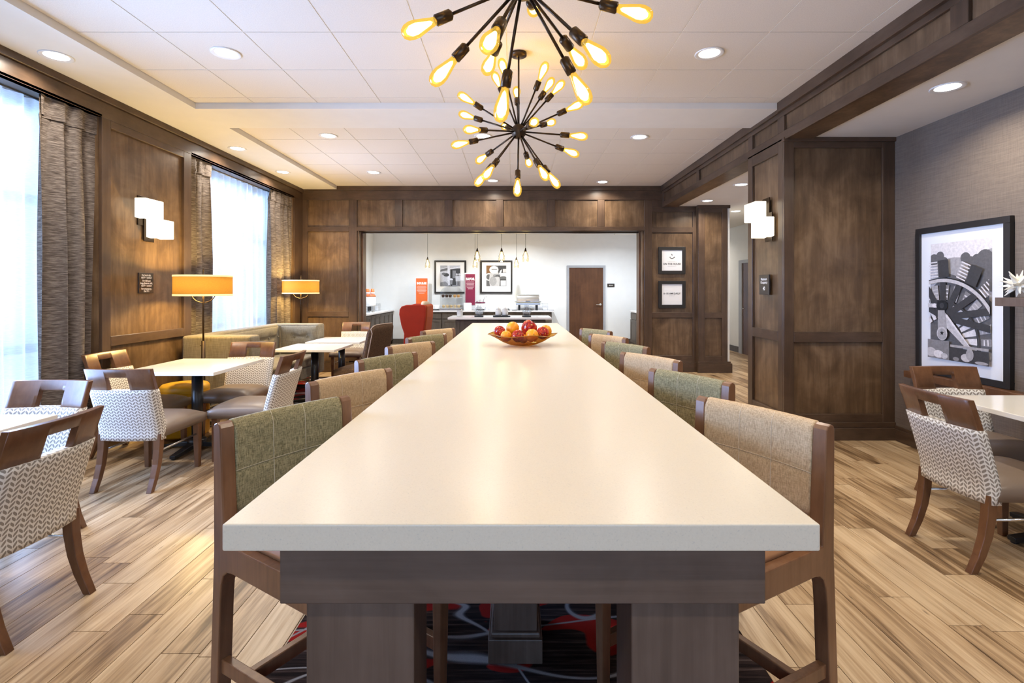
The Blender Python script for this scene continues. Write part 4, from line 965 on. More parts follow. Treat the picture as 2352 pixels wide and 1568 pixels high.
p.rect(X(0), X(.16), Z(.44), Z(.475), 5); p.disc(X(.12), Z(.458), .025, .018, 6); p.disc(X(.25), Z(.46), .055, .045, 0); p.disc(X(.25), Z(.46), .022, .022, 1)
p.poly(PP([(.18, .42), (.30, .42), (.34, .25), (.18, .24)]), 4); p.disc(X(.255), Z(.22), .052, .056, 5); p.disc(X(.255), Z(.215), .044, .046, 4)
p.poly([(X(.255)+.022*(1 if k % 2 == 0 else .42)*math.cos(PI/2+k*PI/5), Z(.225)+.022*(1 if k % 2 == 0 else .42)*math.sin(PI/2+k*PI/5)) for k in range(10)], 0)
p.poly(PP([(.31, .40), (.40, .35), (.76, .10), (.70, .10), (.34, .27)]), 5); p.line((X(.33), Z(.38)), (X(.75), Z(.11)), .02, 6, .006)
p.rect(X(0), X(1), Z(.0), Z(.11), 1); p.rect(X(0), X(.38), Z(0), Z(.16), 3); p.rect(X(.4), X(1), Z(.115), Z(.135), 4)
for u, v, r, c_ in ((.06, .05, .10, 5), (.2, .04, .09, 6), (.3, .03, .06, 5), (.66, .04, .08, 5), (.72, .07, .06, 4), (.5, .02, .05, 3), (.9, .015, .10, 4)): p.disc(X(u), Z(v), ww*r, hh*min(r, v+.001 if v < r else r)*0.8, c_)
o = p.m.build('print', Gp, pw, loc=(0, -0.0195, 0), weld=False)
# ledge under it and the small shelf
lg = thing('wall_ledge', 'long brown wooden ledge carrying the framed picture', 'ledge'); B(XR-0.10, XR, 0.9, 4.575, 0.632, 0.690).build('ledge_board', M['chairwood'], lg, bevel=0.003); B(XR-0.03, XR, 0.95, 4.5, 0.55, 0.631).build('cleat', M['chairwood'], lg)
sh = thing('floating_shelf', 'short floating wooden shelf at the right edge holding a white star', 'shelf'); B(XR-0.20, XR, 2.2, 3.60, 1.296, 1.355).build('shelf_board', M['tablewood'], sh, bevel=0.002); B(XR-0.02, XR, 2.3, 3.5, 1.26, 1.2955).build('cleat', M['tablewood'], sh)
st = thing('star_ornament', 'white spiky star ornament on the floating shelf', 'ornament', (3.455, 3.50, 1.355))
sm_ = MB(); rr = random.Random(4); gold = PI*(3-math.sqrt(5))
for k in range(26):
    zz = 1-2*(k+.5)/26; r = math.sqrt(1-zz*zz); d = Vector((r*math.cos(gold*k), r*math.sin(gold*k), zz))
    sm_.beam(Vector((0, 0, .088))+d*.012, Vector((0, 0, .088))+d*(.105 if zz > -0.75 else .085), .03, .03, (0.1, 0.2, 1), .003, .003)
sm_.build('spikes', plain('ivory_paint', (0.78, 0.74, 0.64), 0.5), st)
# breakfast notices on the back wall
def notice(name, label, z, h=0.463):
    t = frame(name, label, (2.716, YB-0.002, z), 0, 0.46, h, 0.055, 0.03); return t
n1 = notice('breakfast_notice', 'upper black-framed breakfast notice with a steaming cup', 1.680)
text('HAMPTON\u2019S', 0.020, M['grey_ink'], n1, (0, -0.0175, 0.205), spacing=1.5); text('ON THE HOUSE', 0.040, M['ink'], n1, (0, -0.0175, 0.170), bold=0.0012, spacing=1.05); text('BREAKFAST', 0.020, M['grey_ink'], n1, (0, -0.0175, 0.132), spacing=1.5)
cu = Print(); cu.arc(0.0, 0.302, .034, .044, PI*1.15, PI*1.95, 0, 16); cu.line((-.045, .288), (-.02, .292), .008, 0, .003); cu.line((.030, .275), (.052, .290), .012, 0, .004); cu.line((-.012, .345), (.004, .318), .003, 0, .012); cu.line((-.004, .338), (.012, .316), .010, 0, .002)
cu.m.build('cup_emblem', [M['ink']], n1, loc=(0, -0.017, 0), weld=False)
n2 = notice('breakfast_notice', 'lower black-framed notice with the breakfast hours', 1.096)
text('6\u201310 AM DAILY', 0.041, M['ink'], n2, (0, -0.0175, 0.247), bold=0.0012, spacing=1.05); text('JOIN US', 0.020, M['grey_ink'], n2, (0, -0.0175, 0.207), spacing=1.5); cu = Print(); cu.rect(-.13, .13, .2255, .2270, 0); cu.m.build('rule', [M['grey_ink']], n2, loc=(0, -0.017, 0), weld=False)
# pictures in the serving room
Gb = greys('cool_grey', (0.92, 0.96, 1.10))
f1 = frame('framed_picture', 'black-framed street scene photograph on the serving room wall', (-1.655, YK-0.002, 1.308), 0, 0.83, 0.864, 0.045, 0.03)
ww, hh = 0.52, 0.54; p = Print((-0.26, 0.26, 0.19, 0.73))
def Z(v): return 0.19+hh*v
p.rect(X(0), X(1), Z(0), Z(1), 5); p.poly(PP([(0, .8), (.4, .9), (.4, .78), (0, .7)]), 2); p.poly(PP([(0, 1), (.35, 1), (.35, .92), (0, .86)]), 4)
p.rect(X(.36), X(.47), Z(.0), Z(1), 6); p.rect(X(.5), X(1), Z(0), Z(.86), 1); p.poly(PP([(.45, .86), (1, .96), (1, .9), (.45, .8)]), 6); p.rect(X(.62), X(.78), Z(.40), Z(.76), 3); p.rect(X(.5), X(.58), Z(.4), Z(.82), 0)
p.disc(X(.3), Z(.55), .075, .045, 1); p.disc(X(.17), Z(.60), .05, .03, 2); p.poly(PP([(0, .30), (.2, .36), (.4, .24), (.4, 0), (0, 0)]), 5); p.poly(PP([(0, .18), (.25, .24), (.38, .12), (.38, 0), (0, 0)]), 3); p.disc(X(.54), Z(.32), .05, .035, 6); p.poly(PP([(.47, .3), (.62, .3), (.60, .08), (.49, .08)]), 3)
for u in (.83, .95): p.disc(X(u), Z(.57), .025, .03, 5); p.poly(PP([(u-.07, .5), (u+.06, .5), (u+.05, .24), (u-.06, .24)]), 5); p.rect(X(u-.045), X(u-.01), Z(.06), Z(.24), 4); p.rect(X(u+.005), X(u+.035), Z(.06), Z(.24), 4)
p.rect(X(.4), X(1), Z(0), Z(.06), 3); p.m.build('print', Gb, f1, loc=(0, -0.0167, 0), weld=False)
f2 = frame('framed_picture', 'black-framed coffee pot photograph on the serving room wall', (-0.455, YK-0.002, 1.308), 0, 0.84, 0.864, 0.045, 0.03)
Gw = greys('warm_grey', (1.0, 0.97, 0.95)); br_ = plain('brown_tone', (0.22, 0.10, 0.03), 0.5)
p = Print((-0.26, 0.26, 0.19, 0.73)); p.rect(X(0), X(1), Z(0), Z(1), 2); p.rect(X(0), X(.25), Z(.62), Z(1), 7); p.rect(X(.6), X(1), Z(.62), Z(1), 1); p.rect(X(.66), X(1), Z(.44), Z(.64), 6); p.rect(X(.83), X(1), Z(.66), Z(.84), 5)
p.arc(X(.13), Z(.45), .07, .10, .3*PI, 1.6*PI, 6, 14); p.poly(PP([(.60, .52), (.70, .76), (.79, .82), (.76, .70), (.69, .46)]), 6); p.poly(PP([(.18, .0), (.14, .30), (.17, .58), (.24, .72), (.58, .72), (.64, .55), (.68, .28), (.66, 0)]), 5); p.disc(X(.38), Z(.80), .12, .10, 6); p.rect(X(.26), X(.54), Z(.80), Z(.83), 2)
p.disc(X(.34), Z(.25), .09, .12, 4); p.poly(PP([(.72, .02), (.72, .30), (.98, .30), (.98, .02)]), 6); p.rect(X(.70), X(1), Z(.28), Z(.34), 1); p.disc(X(.85), Z(.43), .08, .03, 2)
p.m.build('print', Gw+[br_], f2, loc=(0, -0.0167, 0), weld=False)
text('COFFEE', 0.085, M['ink'], f2, (0.015, -0.0255, Z(.50)), bold=0.003, sx=0.62)
# small door sign
sign('door_sign', 'tiny black sign beside the serving room door', (2.537, YK, 0), 0, 0.186, 1.478, 1.568, [('PREP AREA', 0.026, 1.523, 0.0008)])
# ---- serving room door
d1 = thing('door_1', 'dark brown door in a grey steel frame', 'door'); structure(d1, None, None)
for x0, x1, z0, z1 in ((1.385, 1.445, 0, 2.04), (2.33, 2.39, 0, 2.04), (1.445, 2.33, 1.98, 2.04)): B(x0, x1, YK-0.035, YK, z0, z1).build('door_frame', M['doorframe_grey'], d1, bevel=0.003)
dl = B(1.447, 2.328, YK-0.022, YK-0.001, 0.01, 1.978).build('door_leaf', M['doorwood'], d1)
h_ = MB().lathe([(0, 0), (0.032, 0), (0.032, 0.012), (0, 0.012)], 16).tube([(0, 0, 0.01), (0, 0, 0.05)], 0.01, 8).tube([(0, 0, 0.045), (-0.12, 0, 0.045)], 0.010, 8).build('door_handle', M['chrome'], dl, loc=(2.26, YK-0.023, 1.02)); h_.rotation_euler = (PI/2, 0, 0)

# ---- fruit bowl
FB = (0.078, 4.62)
bw = thing('fruit_bowl', 'wide amber glass bowl of fruit on the long table', 'bowl', (FB[0], FB[1], TH))
def bowl(k, a, r, z):
    w = 1+0.018*math.sin(7*a)+0.012*math.sin(3*a+1); lip = max(0, (r-0.24)/0.075)
    return (r*w*math.cos(a)*1.0, r*w*math.sin(a)*0.95, z+lip*0.008*math.sin(5*a+2))
prof = [(0.0, 0.004), (0.08, 0.003), (0.13, 0.010), (0.19, 0.034), (0.245, 0.066), (0.29, 0.092), (0.312, 0.101)]
def bshell(d): return lambda u, v: bowl(0, 2*PI*u, *(lambda i, f_: (prof[i][0]*(1-f_)+prof[min(i+1, 6)][0]*f_, prof[i][1]*(1-f_)+prof[min(i+1, 6)][1]*f_+d))(min(int(v*6), 5), v*6-min(int(v*6), 5)))
MB().grid(bshell(0.0), 64, 12).build('dish', M['amber'], bw)
MB().tube([bowl(0, 2*PI*k/64, 0.313, 0.102) for k in range(65)], 0.0028, 6).build('rim', plain('amber_rim', (0.35, 0.16, 0.02), 0.15), bw)
m, nt, pr = newmat('orange_peel'); n = noise(nt, coords(nt), 14, 2); nt.links.new(ramp(nt, noise(nt, coords(nt), 1.2, 2), [(0.3, (0.85, 0.27, 0.006)), (0.7, (0.95, 0.46, 0.012))]), pr.inputs['Base Color']); pr.inputs['Roughness'].default_value = 0.35; bump(nt, pr, n, 0.25, 0.003); M['orange'] = m
m, nt, pr = newmat('painted_red_glass'); vo = N(nt, 'ShaderNodeTexVoronoi'); vo.inputs['Scale'].default_value = 2.6; nt.links.new(coords(nt), vo.inputs['Vector'])
c = mixc(nt, ramp(nt, vo.outputs['Distance'], [(0.15, (0.8, 0.8, 0.8)), (0.30, (0, 0, 0))]), ramp(nt, noise(nt, coords(nt), 1.6, 3, 0.6, 1), [(0.35, (0.20, 0.008, 0.015)), (0.55, (0.48, 0.025, 0.012)), (0.72, (0.62, 0.10, 0.02))]), (0.72, 0.30, 0.07))
nt.links.new(c, pr.inputs['Base Color']); pr.inputs['Roughness'].default_value = 0.12; M['redapple'] = m
org_m = MB().lathe([(0, -1.0), (0.35, -0.94), (0.71, -0.70), (0.95, -0.3), (1.0, 0.05), (0.92, 0.40), (0.70, 0.72), (0.36, 0.93), (0.10, 0.985), (0, 0.97)], 24).mesh('peel', M['orange'])
app_m = MB().lathe([(0, -0.86), (0.22, -0.93), (0.5, -0.86), (0.80, -0.52), (0.97, -0.05), (1.0, 0.25), (0.88, 0.62), (0.62, 0.88), (0.34, 0.95), (0.14, 0.86), (0, 0.74)], 24).mesh('skin', M['redapple'])
stem_m = MB().tube([(0, 0, 0.74), (0.06, 0, 0.95), (0.14, 0.02, 1.12)], [0.05, 0.04, 0.05], 6).mesh('stem', M['chairwood'])
nav_m = MB().lathe([(0, 0.95), (0.09, 0.975), (0.05, 1.02), (0, 1.03)], 8).mesh('navel', plain('navel', (0.35, 0.22, 0.03), 0.6))
def fruit(kind, x, y, z, r, label, rot):
    t = thing(kind, label, 'fruit', (FB[0]+x, FB[1]+y, TH+z), 0, 'fruit in the amber bowl'); t.rotation_euler = rot; t.scale = (r, r, r)
    place('peel' if kind == 'orange' else 'skin', org_m if kind == 'orange' else app_m, t); place('navel' if kind == 'orange' else 'stem', nav_m if kind == 'orange' else stem_m, t)
fruit('apple', -0.205, -0.02, 0.118, 0.053, 'painted red glass apple at the left end of the bowl', (0.5, 0.2, 0))
fruit('orange', -0.145, -0.10, 0.090, 0.050, 'orange low at the front left of the bowl', (1.0, 0.3, 0.4))
fruit('orange', -0.088, 0.03, 0.150, 0.060, 'orange on top of the pile, left of the largest apple', (1.2, 0.5, 1.0))
fruit('apple', -0.042, -0.13, 0.090, 0.055, 'painted red apple low at the front middle of the bowl', (0.9, -0.3, 0.2))
fruit('apple', 0.058, 0.02, 0.150, 0.072, 'largest painted red apple on top of the pile', (0.4, 0.6, 0.5))
fruit('orange', 0.010, -0.045, 0.060, 0.040, 'small orange half hidden in the middle of the bowl', (0.3, 0.1, 0))
fruit('orange', 0.082, -0.135, 0.098, 0.058, 'orange low at the front right of the bowl', (1.3, 0.2, 0.2))
fruit('apple', 0.180, -0.04, 0.108, 0.056, 'painted red apple at the right of the bowl', (0.5, -0.5, 0.8))
fruit('orange', 0.215, 0.075, 0.120, 0.056, 'orange at the right end of the bowl behind a red apple', (0.9, 0.9, 0.3))

# ---- serving room cabinets
def cabinet_run(name, label, x0, x1, y0, y1, h, face, n, drawers=True, over=0.03, ends=(0.02, 0.02)):
    """face: 'front' = doors on the -y side, 'right' = doors on the +x side, 'left' = on the -x side."""
    t = thing(name, label, 'cabinet')
    B(x0, x1, y0, y1, 0.09, h-0.04).build('body', M['cabwood'], t); B(x0+0.04, x1-0.04, y0+0.05, y1, 0, 0.09).build('toe_kick', M['black'], t)
    L_ = (x1-x0) if face == 'front' else (y1-y0)
    for k in range(n):
        a = k*L_/n+0.012; b = (k+1)*L_/n-0.012
        for z0, z1, nm in ((0.11, h-0.22 if drawers else h-0.06, 'door'), (h-0.205, h-0.055, 'drawer')):
            if nm == 'drawer' and not drawers: continue
            if face == 'front':
                d = B(x0+a, x0+b, y0-0.018, y0-0.0005, z0, z1).build(nm, M['cabwood'], t, bevel=0.002)
                if nm == 'door':
                    for q in ((a, a+.06, z0, z1), (b-.06, b, z0, z1), (a+.06, b-.06, z0, z0+.06), (a+.06, b-.06, z1-.06, z1)): B(x0+q[0], x0+q[1], y0-0.026, y0-0.0185, q[2], q[3]).build('frame_strip', M['cabwood'], d)
            else:
                xf = x1 if face == 'right' else x0; s = 1 if face == 'right' else -1
                e = sorted((xf+s*0.0005, xf+s*0.018)); d = B(e[0], e[1], y0+a, y0+b, z0, z1).build(nm, M['cabwood'], t, bevel=0.002)
                if nm == 'door':
                    e = sorted((xf+s*0.0185, xf+s*0.027))
                    for q in ((a, a+.06, z0, z1), (b-.06, b, z0, z1), (a+.06, b-.06, z0, z0+.06), (a+.06, b-.06, z1-.06, z1)): B(e[0], e[1], y0+q[0], y0+q[1], q[2], q[3]).build('frame_strip', M['cabwood'], d)
    return t
CH = 0.89
cabinet_run('base_cabinet', 'long dark base cabinet along the far serving room wall', -2.35, 0.95, 12.80, YK-0.021, CH, 'front', 6)
tag(B(-2.40, 1.01, 12.75, YK-0.001, CH-0.038, CH).build('countertop', M['counter'], bevel=0.004), 'pale countertop along the far serving room wall', 'countertop')
tag(B(-2.40, 1.01, YK-0.018, YK-0.001, CH+0.0005, CH+0.10).build('backsplash', M['counter'], bevel=0.003), 'low pale backsplash behind the far countertop', 'backsplash')
cabinet_run('base_cabinet', 'dark base cabinet along the left serving room wall', -3.60, -3.17, 9.6, YK-0.021, CH, 'right', 9, False)
tag(B(-3.678, -3.12, 9.5, YK-0.001, CH-0.038, CH).build('countertop', M['counter'], bevel=0.004), 'pale countertop along the left serving room wall', 'countertop')
cabinet_run('base_cabinet', 'dark serving island cabinet behind the long table', -1.10, 0.60, 9.68, 10.26, CH, 'front', 4, False)
tag(B(-1.235, 0.707, 9.55, 10.36, CH-0.038, CH).build('countertop', M['counter'], bevel=0.004), 'pale countertop of the serving island', 'countertop')
cabinet_run('base_cabinet', 'dark cabinet against the right serving room wall', 2.95, 3.545, 11.0, 12.85, CH, 'left', 3)
tag(B(2.91, 3.548, 10.95, 12.90, CH-0.038, CH).build('countertop', M['counter'], bevel=0.004), 'pale countertop against the right serving room wall', 'countertop')

# ---- pendants
M['pend'] = thin_glass('amber_seeded_glass', (0.98, 0.91, 0.74), 0.10, 0.08)
def make_pendant():
    t = thing('pendant_lamp', 'x', 'pendant', (0, 0, 0), 0, 'small amber glass pendants over the serving counters')
    MB().tube([(0, 0, 2.21), (0, 0, 3.0)], 0.0035, 6).build('cord', M['black'], t); MB().lathe([(0, 3.0), (0.05, 3.0), (0.05, 3.019), (0, 3.019)], 16).build('canopy', M['bronze'], t)
    MB().lathe([(0, 2.225), (0.008, 2.22), (0.022, 2.17), (0.024, 2.15), (0, 2.15)], 16).build('cap', M['bronze'], t)
    MB().lathe([(0.025, 2.155), (0.045, 2.09), (0.063, 2.02), (0.066, 1.985), (0.058, 1.95)], 24).build('glass_shade', M['pend'], t)
    for s in (-1, 1): MB().tube([(0, 0, 2.21), (s*0.058, 0.02, 2.055)], 0.003, 6).build('bracket', M['bronze'], t)
    MB().lathe([(0, 2.135), (0.012, 2.13), (0.016, 2.10), (0.028, 2.05), (0.026, 2.02), (0.01, 2.0), (0, 1.998)], 14).build('bulb', M['filament'], t)
    light('pendant_glow', 'POINT', (0, 0, 1.97), 2.2, (1, 0.84, 0.55), size=0.03, parent=t)
    return t
p0 = make_pendant(); fp = True
for x, y, lb in ((-0.711, 9.95, 'left pendant of the nearer row over the serving island'), (-0.237, 9.95, 'middle pendant of the nearer row over the serving island'), (0.229, 9.95, 'right pendant of the nearer row over the serving island'),
                 (-2.14, 12.7, 'leftmost small pendant over the far counter, apart from the rest'), (-0.96, 12.7, 'small far pendant half behind the left island pendant'), (0.065, 12.7, 'small far pendant between the two right island pendants')):
    q = p0 if fp else dup(p0); fp = False; q.location = (x, y, 0); q['label'] = lb

# ---- things on the far counter
def standee(name, label, x, w, z0, z1, mat, head, hs):
    t = thing(name, label, 'sign', (x, 13.12, CH))
    B(-w/2, w/2, -0.012, 0.012, z0-CH, z1-CH).build('panel', mat, t); B(-w/2-0.025, w/2+0.025, 0.013, 0.018, z0-CH-0.02, z1-CH+0.03).build('holder', M['paper'], t); B(-w/2, w/2, -0.06, 0.08, 0.0, 0.012).build('foot', M['paper'], t)
    B(-0.02, 0.02, 0.0, 0.018, 0.01, z0-CH+0.02).build('stem', M['paper'], t)
    text(head, hs, M['letter'], t, (0, -0.0125, z1-CH-0.13), bold=0.006, sx=0.8)
    ln = Print()
    for k in range(6): q = w*(0.40, 0.42, 0.38, 0.42, 0.36, 0.25)[k]; ln.rect(-q, q, z1-CH-0.21-0.035*k, z1-CH-0.195-0.035*k, 0)
    ln.m.build('small_print', [plain('pale_small_print', tuple(0.5*c+0.35 for c in ((0.75, 0.25, 0.12) if hs < 0.075 else (0.45, 0.08, 0.16))), 0.6)], t, loc=(0, -0.0125, 0), weld=False)
standee('banner_sign', 'orange INDULGE banner behind the red wing chair', -2.36, 0.29, 0.96, 1.70, plain('orange_print', (0.72, 0.13, 0.02), 0.5), 'INDULGE', 0.072)
standee('banner_sign', 'maroon SAVOR banner between the two wall pictures', -1.115, 0.245, 1.02, 1.81, plain('maroon_print', (0.22, 0.012, 0.05), 0.5), 'SAVOR', 0.085)
# pastry case
pcx = -1.58
t = thing('pastry_case', 'clear arched two-tier acrylic pastry case on the far counter', 'display case', (pcx, 13.0, CH))
arch = [(-0.27, 0)]+[(-0.27, 0.30)]+[(0.27*math.cos(PI-PI*k/14)*(1 if k else 1), 0.42+0.20*math.sin(PI*k/14)) for k in range(1, 14)]+[(0.27, 0.30), (0.27, 0)]
for y in (-0.17, 0.17): MB().prism(arch, 'y', y-0.002, y+0.002).build('end_panel', M['acrylic'], t)
MB().grid(lambda u, v: (lambda i, f_: (arch[i][0]*(1-f_)+arch[i+1][0]*f_, -0.168+0.336*v, arch[i][1]*(1-f_)+arch[i+1][1]*f_))(min(int(u*(len(arch)-1)), len(arch)-2), u*(len(arch)-1)-min(int(u*(len(arch)-1)), len(arch)-2)), (len(arch)-1)*2, 2, smooth=False).build('hood', M['acrylic'], t)
B(-0.28, 0.28, -0.18, 0.18, 0.0005, 0.05).build('base', M['chrome'], t, bevel=0.004)
for z in (0.052, 0.31): B(-0.255, 0.255, -0.16, 0.16, z, z+0.012).build('tray', M['porcelain'], t)
MB().lathe([(0, 0), (0.02, 0), (0.02, 0.03), (0, 0.03)], 12, (0, 0, 0.622)).build('knob', M['black'], t)
muf = MB().lathe([(0, 0), (0.028, 0), (0.036, 0.035), (0.042, 0.045), (0.038, 0.06), (0.02, 0.072), (0, 0.075)], 14)
mm = [muf.mesh('muffin', plain('chocolate_crumb', (0.06, 0.025, 0.012), 0.8, var=0.4, vs=60)), muf.mesh('muffin', plain('golden_crumb', (0.55, 0.30, 0.09), 0.7, var=0.25, vs=60)), muf.mesh('muffin', plain('pale_pastry', (0.66, 0.48, 0.25), 0.7, var=0.2, vs=50))]
for k in range(3): tag(place('muffin', mm[0], loc=(pcx-0.205+0.09*k, 12.93, CH+0.3225)), '%s dark chocolate muffin on the upper tray of the pastry case' % ('left', 'middle', 'right')[k], 'muffin', 'dark muffins on the upper tray')
for k in range(2): tag(place('muffin', mm[1], loc=(pcx+0.09+0.09*k, 12.93, CH+0.3225)), '%s golden muffin on the upper tray of the pastry case' % ('left', 'right')[k], 'muffin', 'golden muffins on the upper tray')
for k in range(5): tag(place('pastry', mm[2], loc=(pcx-0.19+0.095*k, 12.92, CH+0.0645)), '%s pale pastry on the lower tray of the pastry case' % ('leftmost', 'second from left', 'middle', 'second from right', 'rightmost')[k], 'pastry', 'pastries on the lower tray')
def lathe_thing(name, label, cat, x, y, z, parts, group=None):
    t = thing(name, label, cat, (x, y, z), 0, group)
    for nm, prof_, mt in parts: MB().lathe(prof_, 24).build(nm, M[mt] if isinstance(mt, str) else mt, t)
    return t
Y0 = 12.93
tag(B(-2.13, -1.86, Y0-0.11, Y0+0.11, CH+0.0005, CH+0.022).build('tray', M['black'], bevel=0.004), 'black tray under white bowls, left of the pastry case', 'tray')
for k in range(2): lathe_thing('bowl_stack', 'stack of white bowls on the black tray, %s one' % ('left' if k == 0 else 'right'), 'bowls', -2.06+0.12*k, Y0, CH+0.0225, [('bowls', [(0, 0), (0.045, 0), (0.056, 0.02), (0.052, 0.022), (0.056, 0.045), (0.052, 0.047), (0.056, 0.07), (0.052, 0.072), (0.058, 0.11), (0.05, 0.105), (0, 0.05)], 'porcelain')])
lathe_thing('plate_stack', 'tall stack of white plates right of the pastry case', 'plates', -1.165, Y0-0.02, CH, [('plates', [(0, 0), (0.10, 0), (0.105, 0.03), (0.10, 0.033), (0.105, 0.07), (0.10, 0.073), (0.105, 0.11), (0.10, 0.113), (0.105, 0.17), (0.09, 0.19), (0, 0.19)], 'porcelain')])
so = lathe_thing('soup_warmer', 'white soup warmer with maroon rim and ladle', 'soup warmer', -0.845, Y0, CH, [('foot', [(0, 0), (0.10, 0), (0.11, 0.03), (0, 0.03)], 'black'), ('pot', [(0, 0.0305), (0.115, 0.0305), (0.125, 0.06), (0.125, 0.175), (0, 0.175)], 'porcelain'), ('rim', [(0.0, 0.1755), (0.128, 0.1755), (0.128, 0.205), (0, 0.205)], plain('maroon_enamel', (0.14, 0.01, 0.05), 0.3)), ('lid', [(0, 0.2055), (0.105, 0.2055), (0.10, 0.225), (0.03, 0.24), (0.012, 0.25), (0.012, 0.27), (0, 0.27)], 'chrome')])
MB().tube([(0.06, 0, 0.21), (0.12, 0, 0.34), (0.135, 0, 0.36), (0.15, 0, 0.35), (0.15, 0, 0.32)], 0.006, 8).build('ladle', M['chrome'], so)
lathe_thing('cup_stack', 'tall stack of white cups beside the soup warmer', 'cups', -0.60, Y0, CH, [('cups', [(0, 0), (0.042, 0), (0.052, 0.07), (0.048, 0.075), (0.054, 0.12), (0.05, 0.125), (0.055, 0.17), (0.045, 0.21), (0.02, 0.22), (0, 0.22)], 'porcelain')])
lathe_thing('cup_stack', 'short stack of white cups left of the chafing dish', 'cups', -0.165, Y0, CH, [('saucer', [(0, 0), (0.075, 0), (0.08, 0.015), (0, 0.012)], 'black'), ('cups', [(0, 0.0155), (0.045, 0.0155), (0.055, 0.08), (0.05, 0.085), (0.056, 0.14), (0.045, 0.165), (0, 0.165)], 'porcelain')])
# chafing dish
t = thing('chafing_dish', 'roll-top stainless chafing dish on dark legs', 'chafing dish', (0.36, 13.0, CH))
hood = [(-0.17, 0.20)]+[(-0.17*math.cos(PI*k/12), 0.22+0.19*math.sin(PI*k/12)**0.8) for k in range(0, 13)]+[(0.17, 0.20)]
MB().prism(hood, 'x', -0.285, 0.285, smooth=False).build('hood', M['chrome'], t, bevel=0.012, seg=3)
B(-0.305, 0.305, -0.19, 0.19, 0.13, 0.199).build('pan', M['chrome'], t, bevel=0.008)
B(-0.315, 0.315, -0.20, 0.20, 0.187, 0.1995).build('rim', plain('gilt_steel', (0.62, 0.50, 0.28), 0.25, 1.0), t)
for x in (-0.22, 0.22):
    for y in (-0.14, 0.14): B(x-0.025, x+0.025, y-0.012, y+0.012, 0.0, 0.1295).build('leg', M['black'], t)
MB().tube([(-0.05, -0.205, 0.235), (-0.05, -0.225, 0.235), (0.05, -0.225, 0.235), (0.05, -0.205, 0.235)], 0.007, 8).build('handle', M['bronze'], t)
for s in (-1, 1): MB().tube([(s*0.285, 0, 0.22), (s*0.33, 0, 0.22), (s*0.33, 0, 0.20)], 0.008, 8).build('hinge', M['chrome'], t)
for x in (-0.1, 0.1): MB().lathe([(0, 0), (0.04, 0), (0.04, 0.05), (0, 0.05)], 14, (x, 0, 0.001)).build('burner', M['chrome'], t)
ca = lathe_thing('canister', 'clear canister with white lid right of the chafing dish', 'canister', 0.79, Y0, CH, [('jar', [(0.0, 0.004), (0.075, 0.004), (0.078, 0.16), (0.07, 0.165)], 'acrylic'), ('lid', [(0, 0.166), (0.085, 0.166), (0.085, 0.185), (0, 0.19)], 'porcelain'), ('cereal', [(0, 0.006), (0.07, 0.006), (0.07, 0.06), (0, 0.07)], 'paper')])
t = thing('napkin_holder', 'white napkins in a low holder at the right counter end', 'napkin holder', (0.945, 12.90, CH)); B(-0.06, 0.06, -0.05, 0.05, 0.001, 0.012).build('holder', M['chrome'], t); B(-0.058, 0.058, -0.04, 0.04, 0.0125, 0.125).build('napkins', M['paper'], t, bevel=0.004)
tag(MB().lathe([(0, 0), (0.06, 0), (0.085, 0.012), (0.08, 0.014), (0, 0.006)], 20).build('small_dish', M['black'], loc=(0.02, 12.86, CH+0.0005)), 'small dark dish on the far counter left of the chafing dish', 'dish')
# island things
def vessel(x, lb, inside):
    t = thing('glass_vessel', lb, 'glass jar', (x, 9.80, CH)); B(-0.085, 0.085, -0.06, 0.06, 0.0005, 0.028).build('stand', M['black'], t, bevel=0.003)
    MB().lathe([(0, 0.032), (0.05, 0.032), (0.075, 0.065), (0.085, 0.11), (0.075, 0.155), (0.045, 0.19), (0.042, 0.215), (0.052, 0.225)], 28).build('globe', M['jarglass'], t)
    MB().lathe([(0, 0.036), (0.045, 0.036), (0.068, 0.066), (0.074, 0.085), (0, 0.09)], 24).build('filling', inside, t)
    MB().tube([(0.08, 0, 0.10), (0.12, 0, 0.13), (0.125, 0, 0.18), (0.09, 0, 0.20), (0.05, 0, 0.19)], 0.006, 8).build('handle', M['jarglass'], t)
vessel(-0.665, 'clear glass jar on a black stand, left on the serving island', plain('mixed_candy', (0.35, 0.36, 0.42), 0.5, var=0.5, vs=50)); vessel(0.245, 'clear glass jar on a black stand, right on the serving island', plain('dark_candy', (0.16, 0.12, 0.12), 0.5, var=0.6, vs=50))
lathe_thing('glass_mug', 'clear glass mug with a white sleeve at the left of the island', 'mug', -1.03, 9.78, CH, [('glass', [(0, 0.002), (0.055, 0.002), (0.06, 0.15), (0.056, 0.15)], 'acrylic'), ('sleeve', [(0.054, 0.02), (0.058, 0.12)], 'paper')])
tag(B(-0.395, -0.065, 9.70, 9.92, CH+0.0005, CH+0.03).build('tray', M['black'], bevel=0.004), 'black tray with two white jars on the serving island', 'tray')
for k in range(2): lathe_thing('sugar_jar', 'white lidded jar on the island tray, %s of the pair' % ('left' if k == 0 else 'right'), 'jar', -0.295+0.13*k, 9.81, CH+0.0305, [('jar', [(0, 0), (0.055, 0), (0.058, 0.02), (0.058, 0.10), (0.05, 0.11), (0, 0.11)], 'porcelain'), ('lid', [(0, 0.1105), (0.05, 0.1105), (0.045, 0.128), (0.015, 0.135), (0.015, 0.15), (0, 0.152)], 'porcelain')])
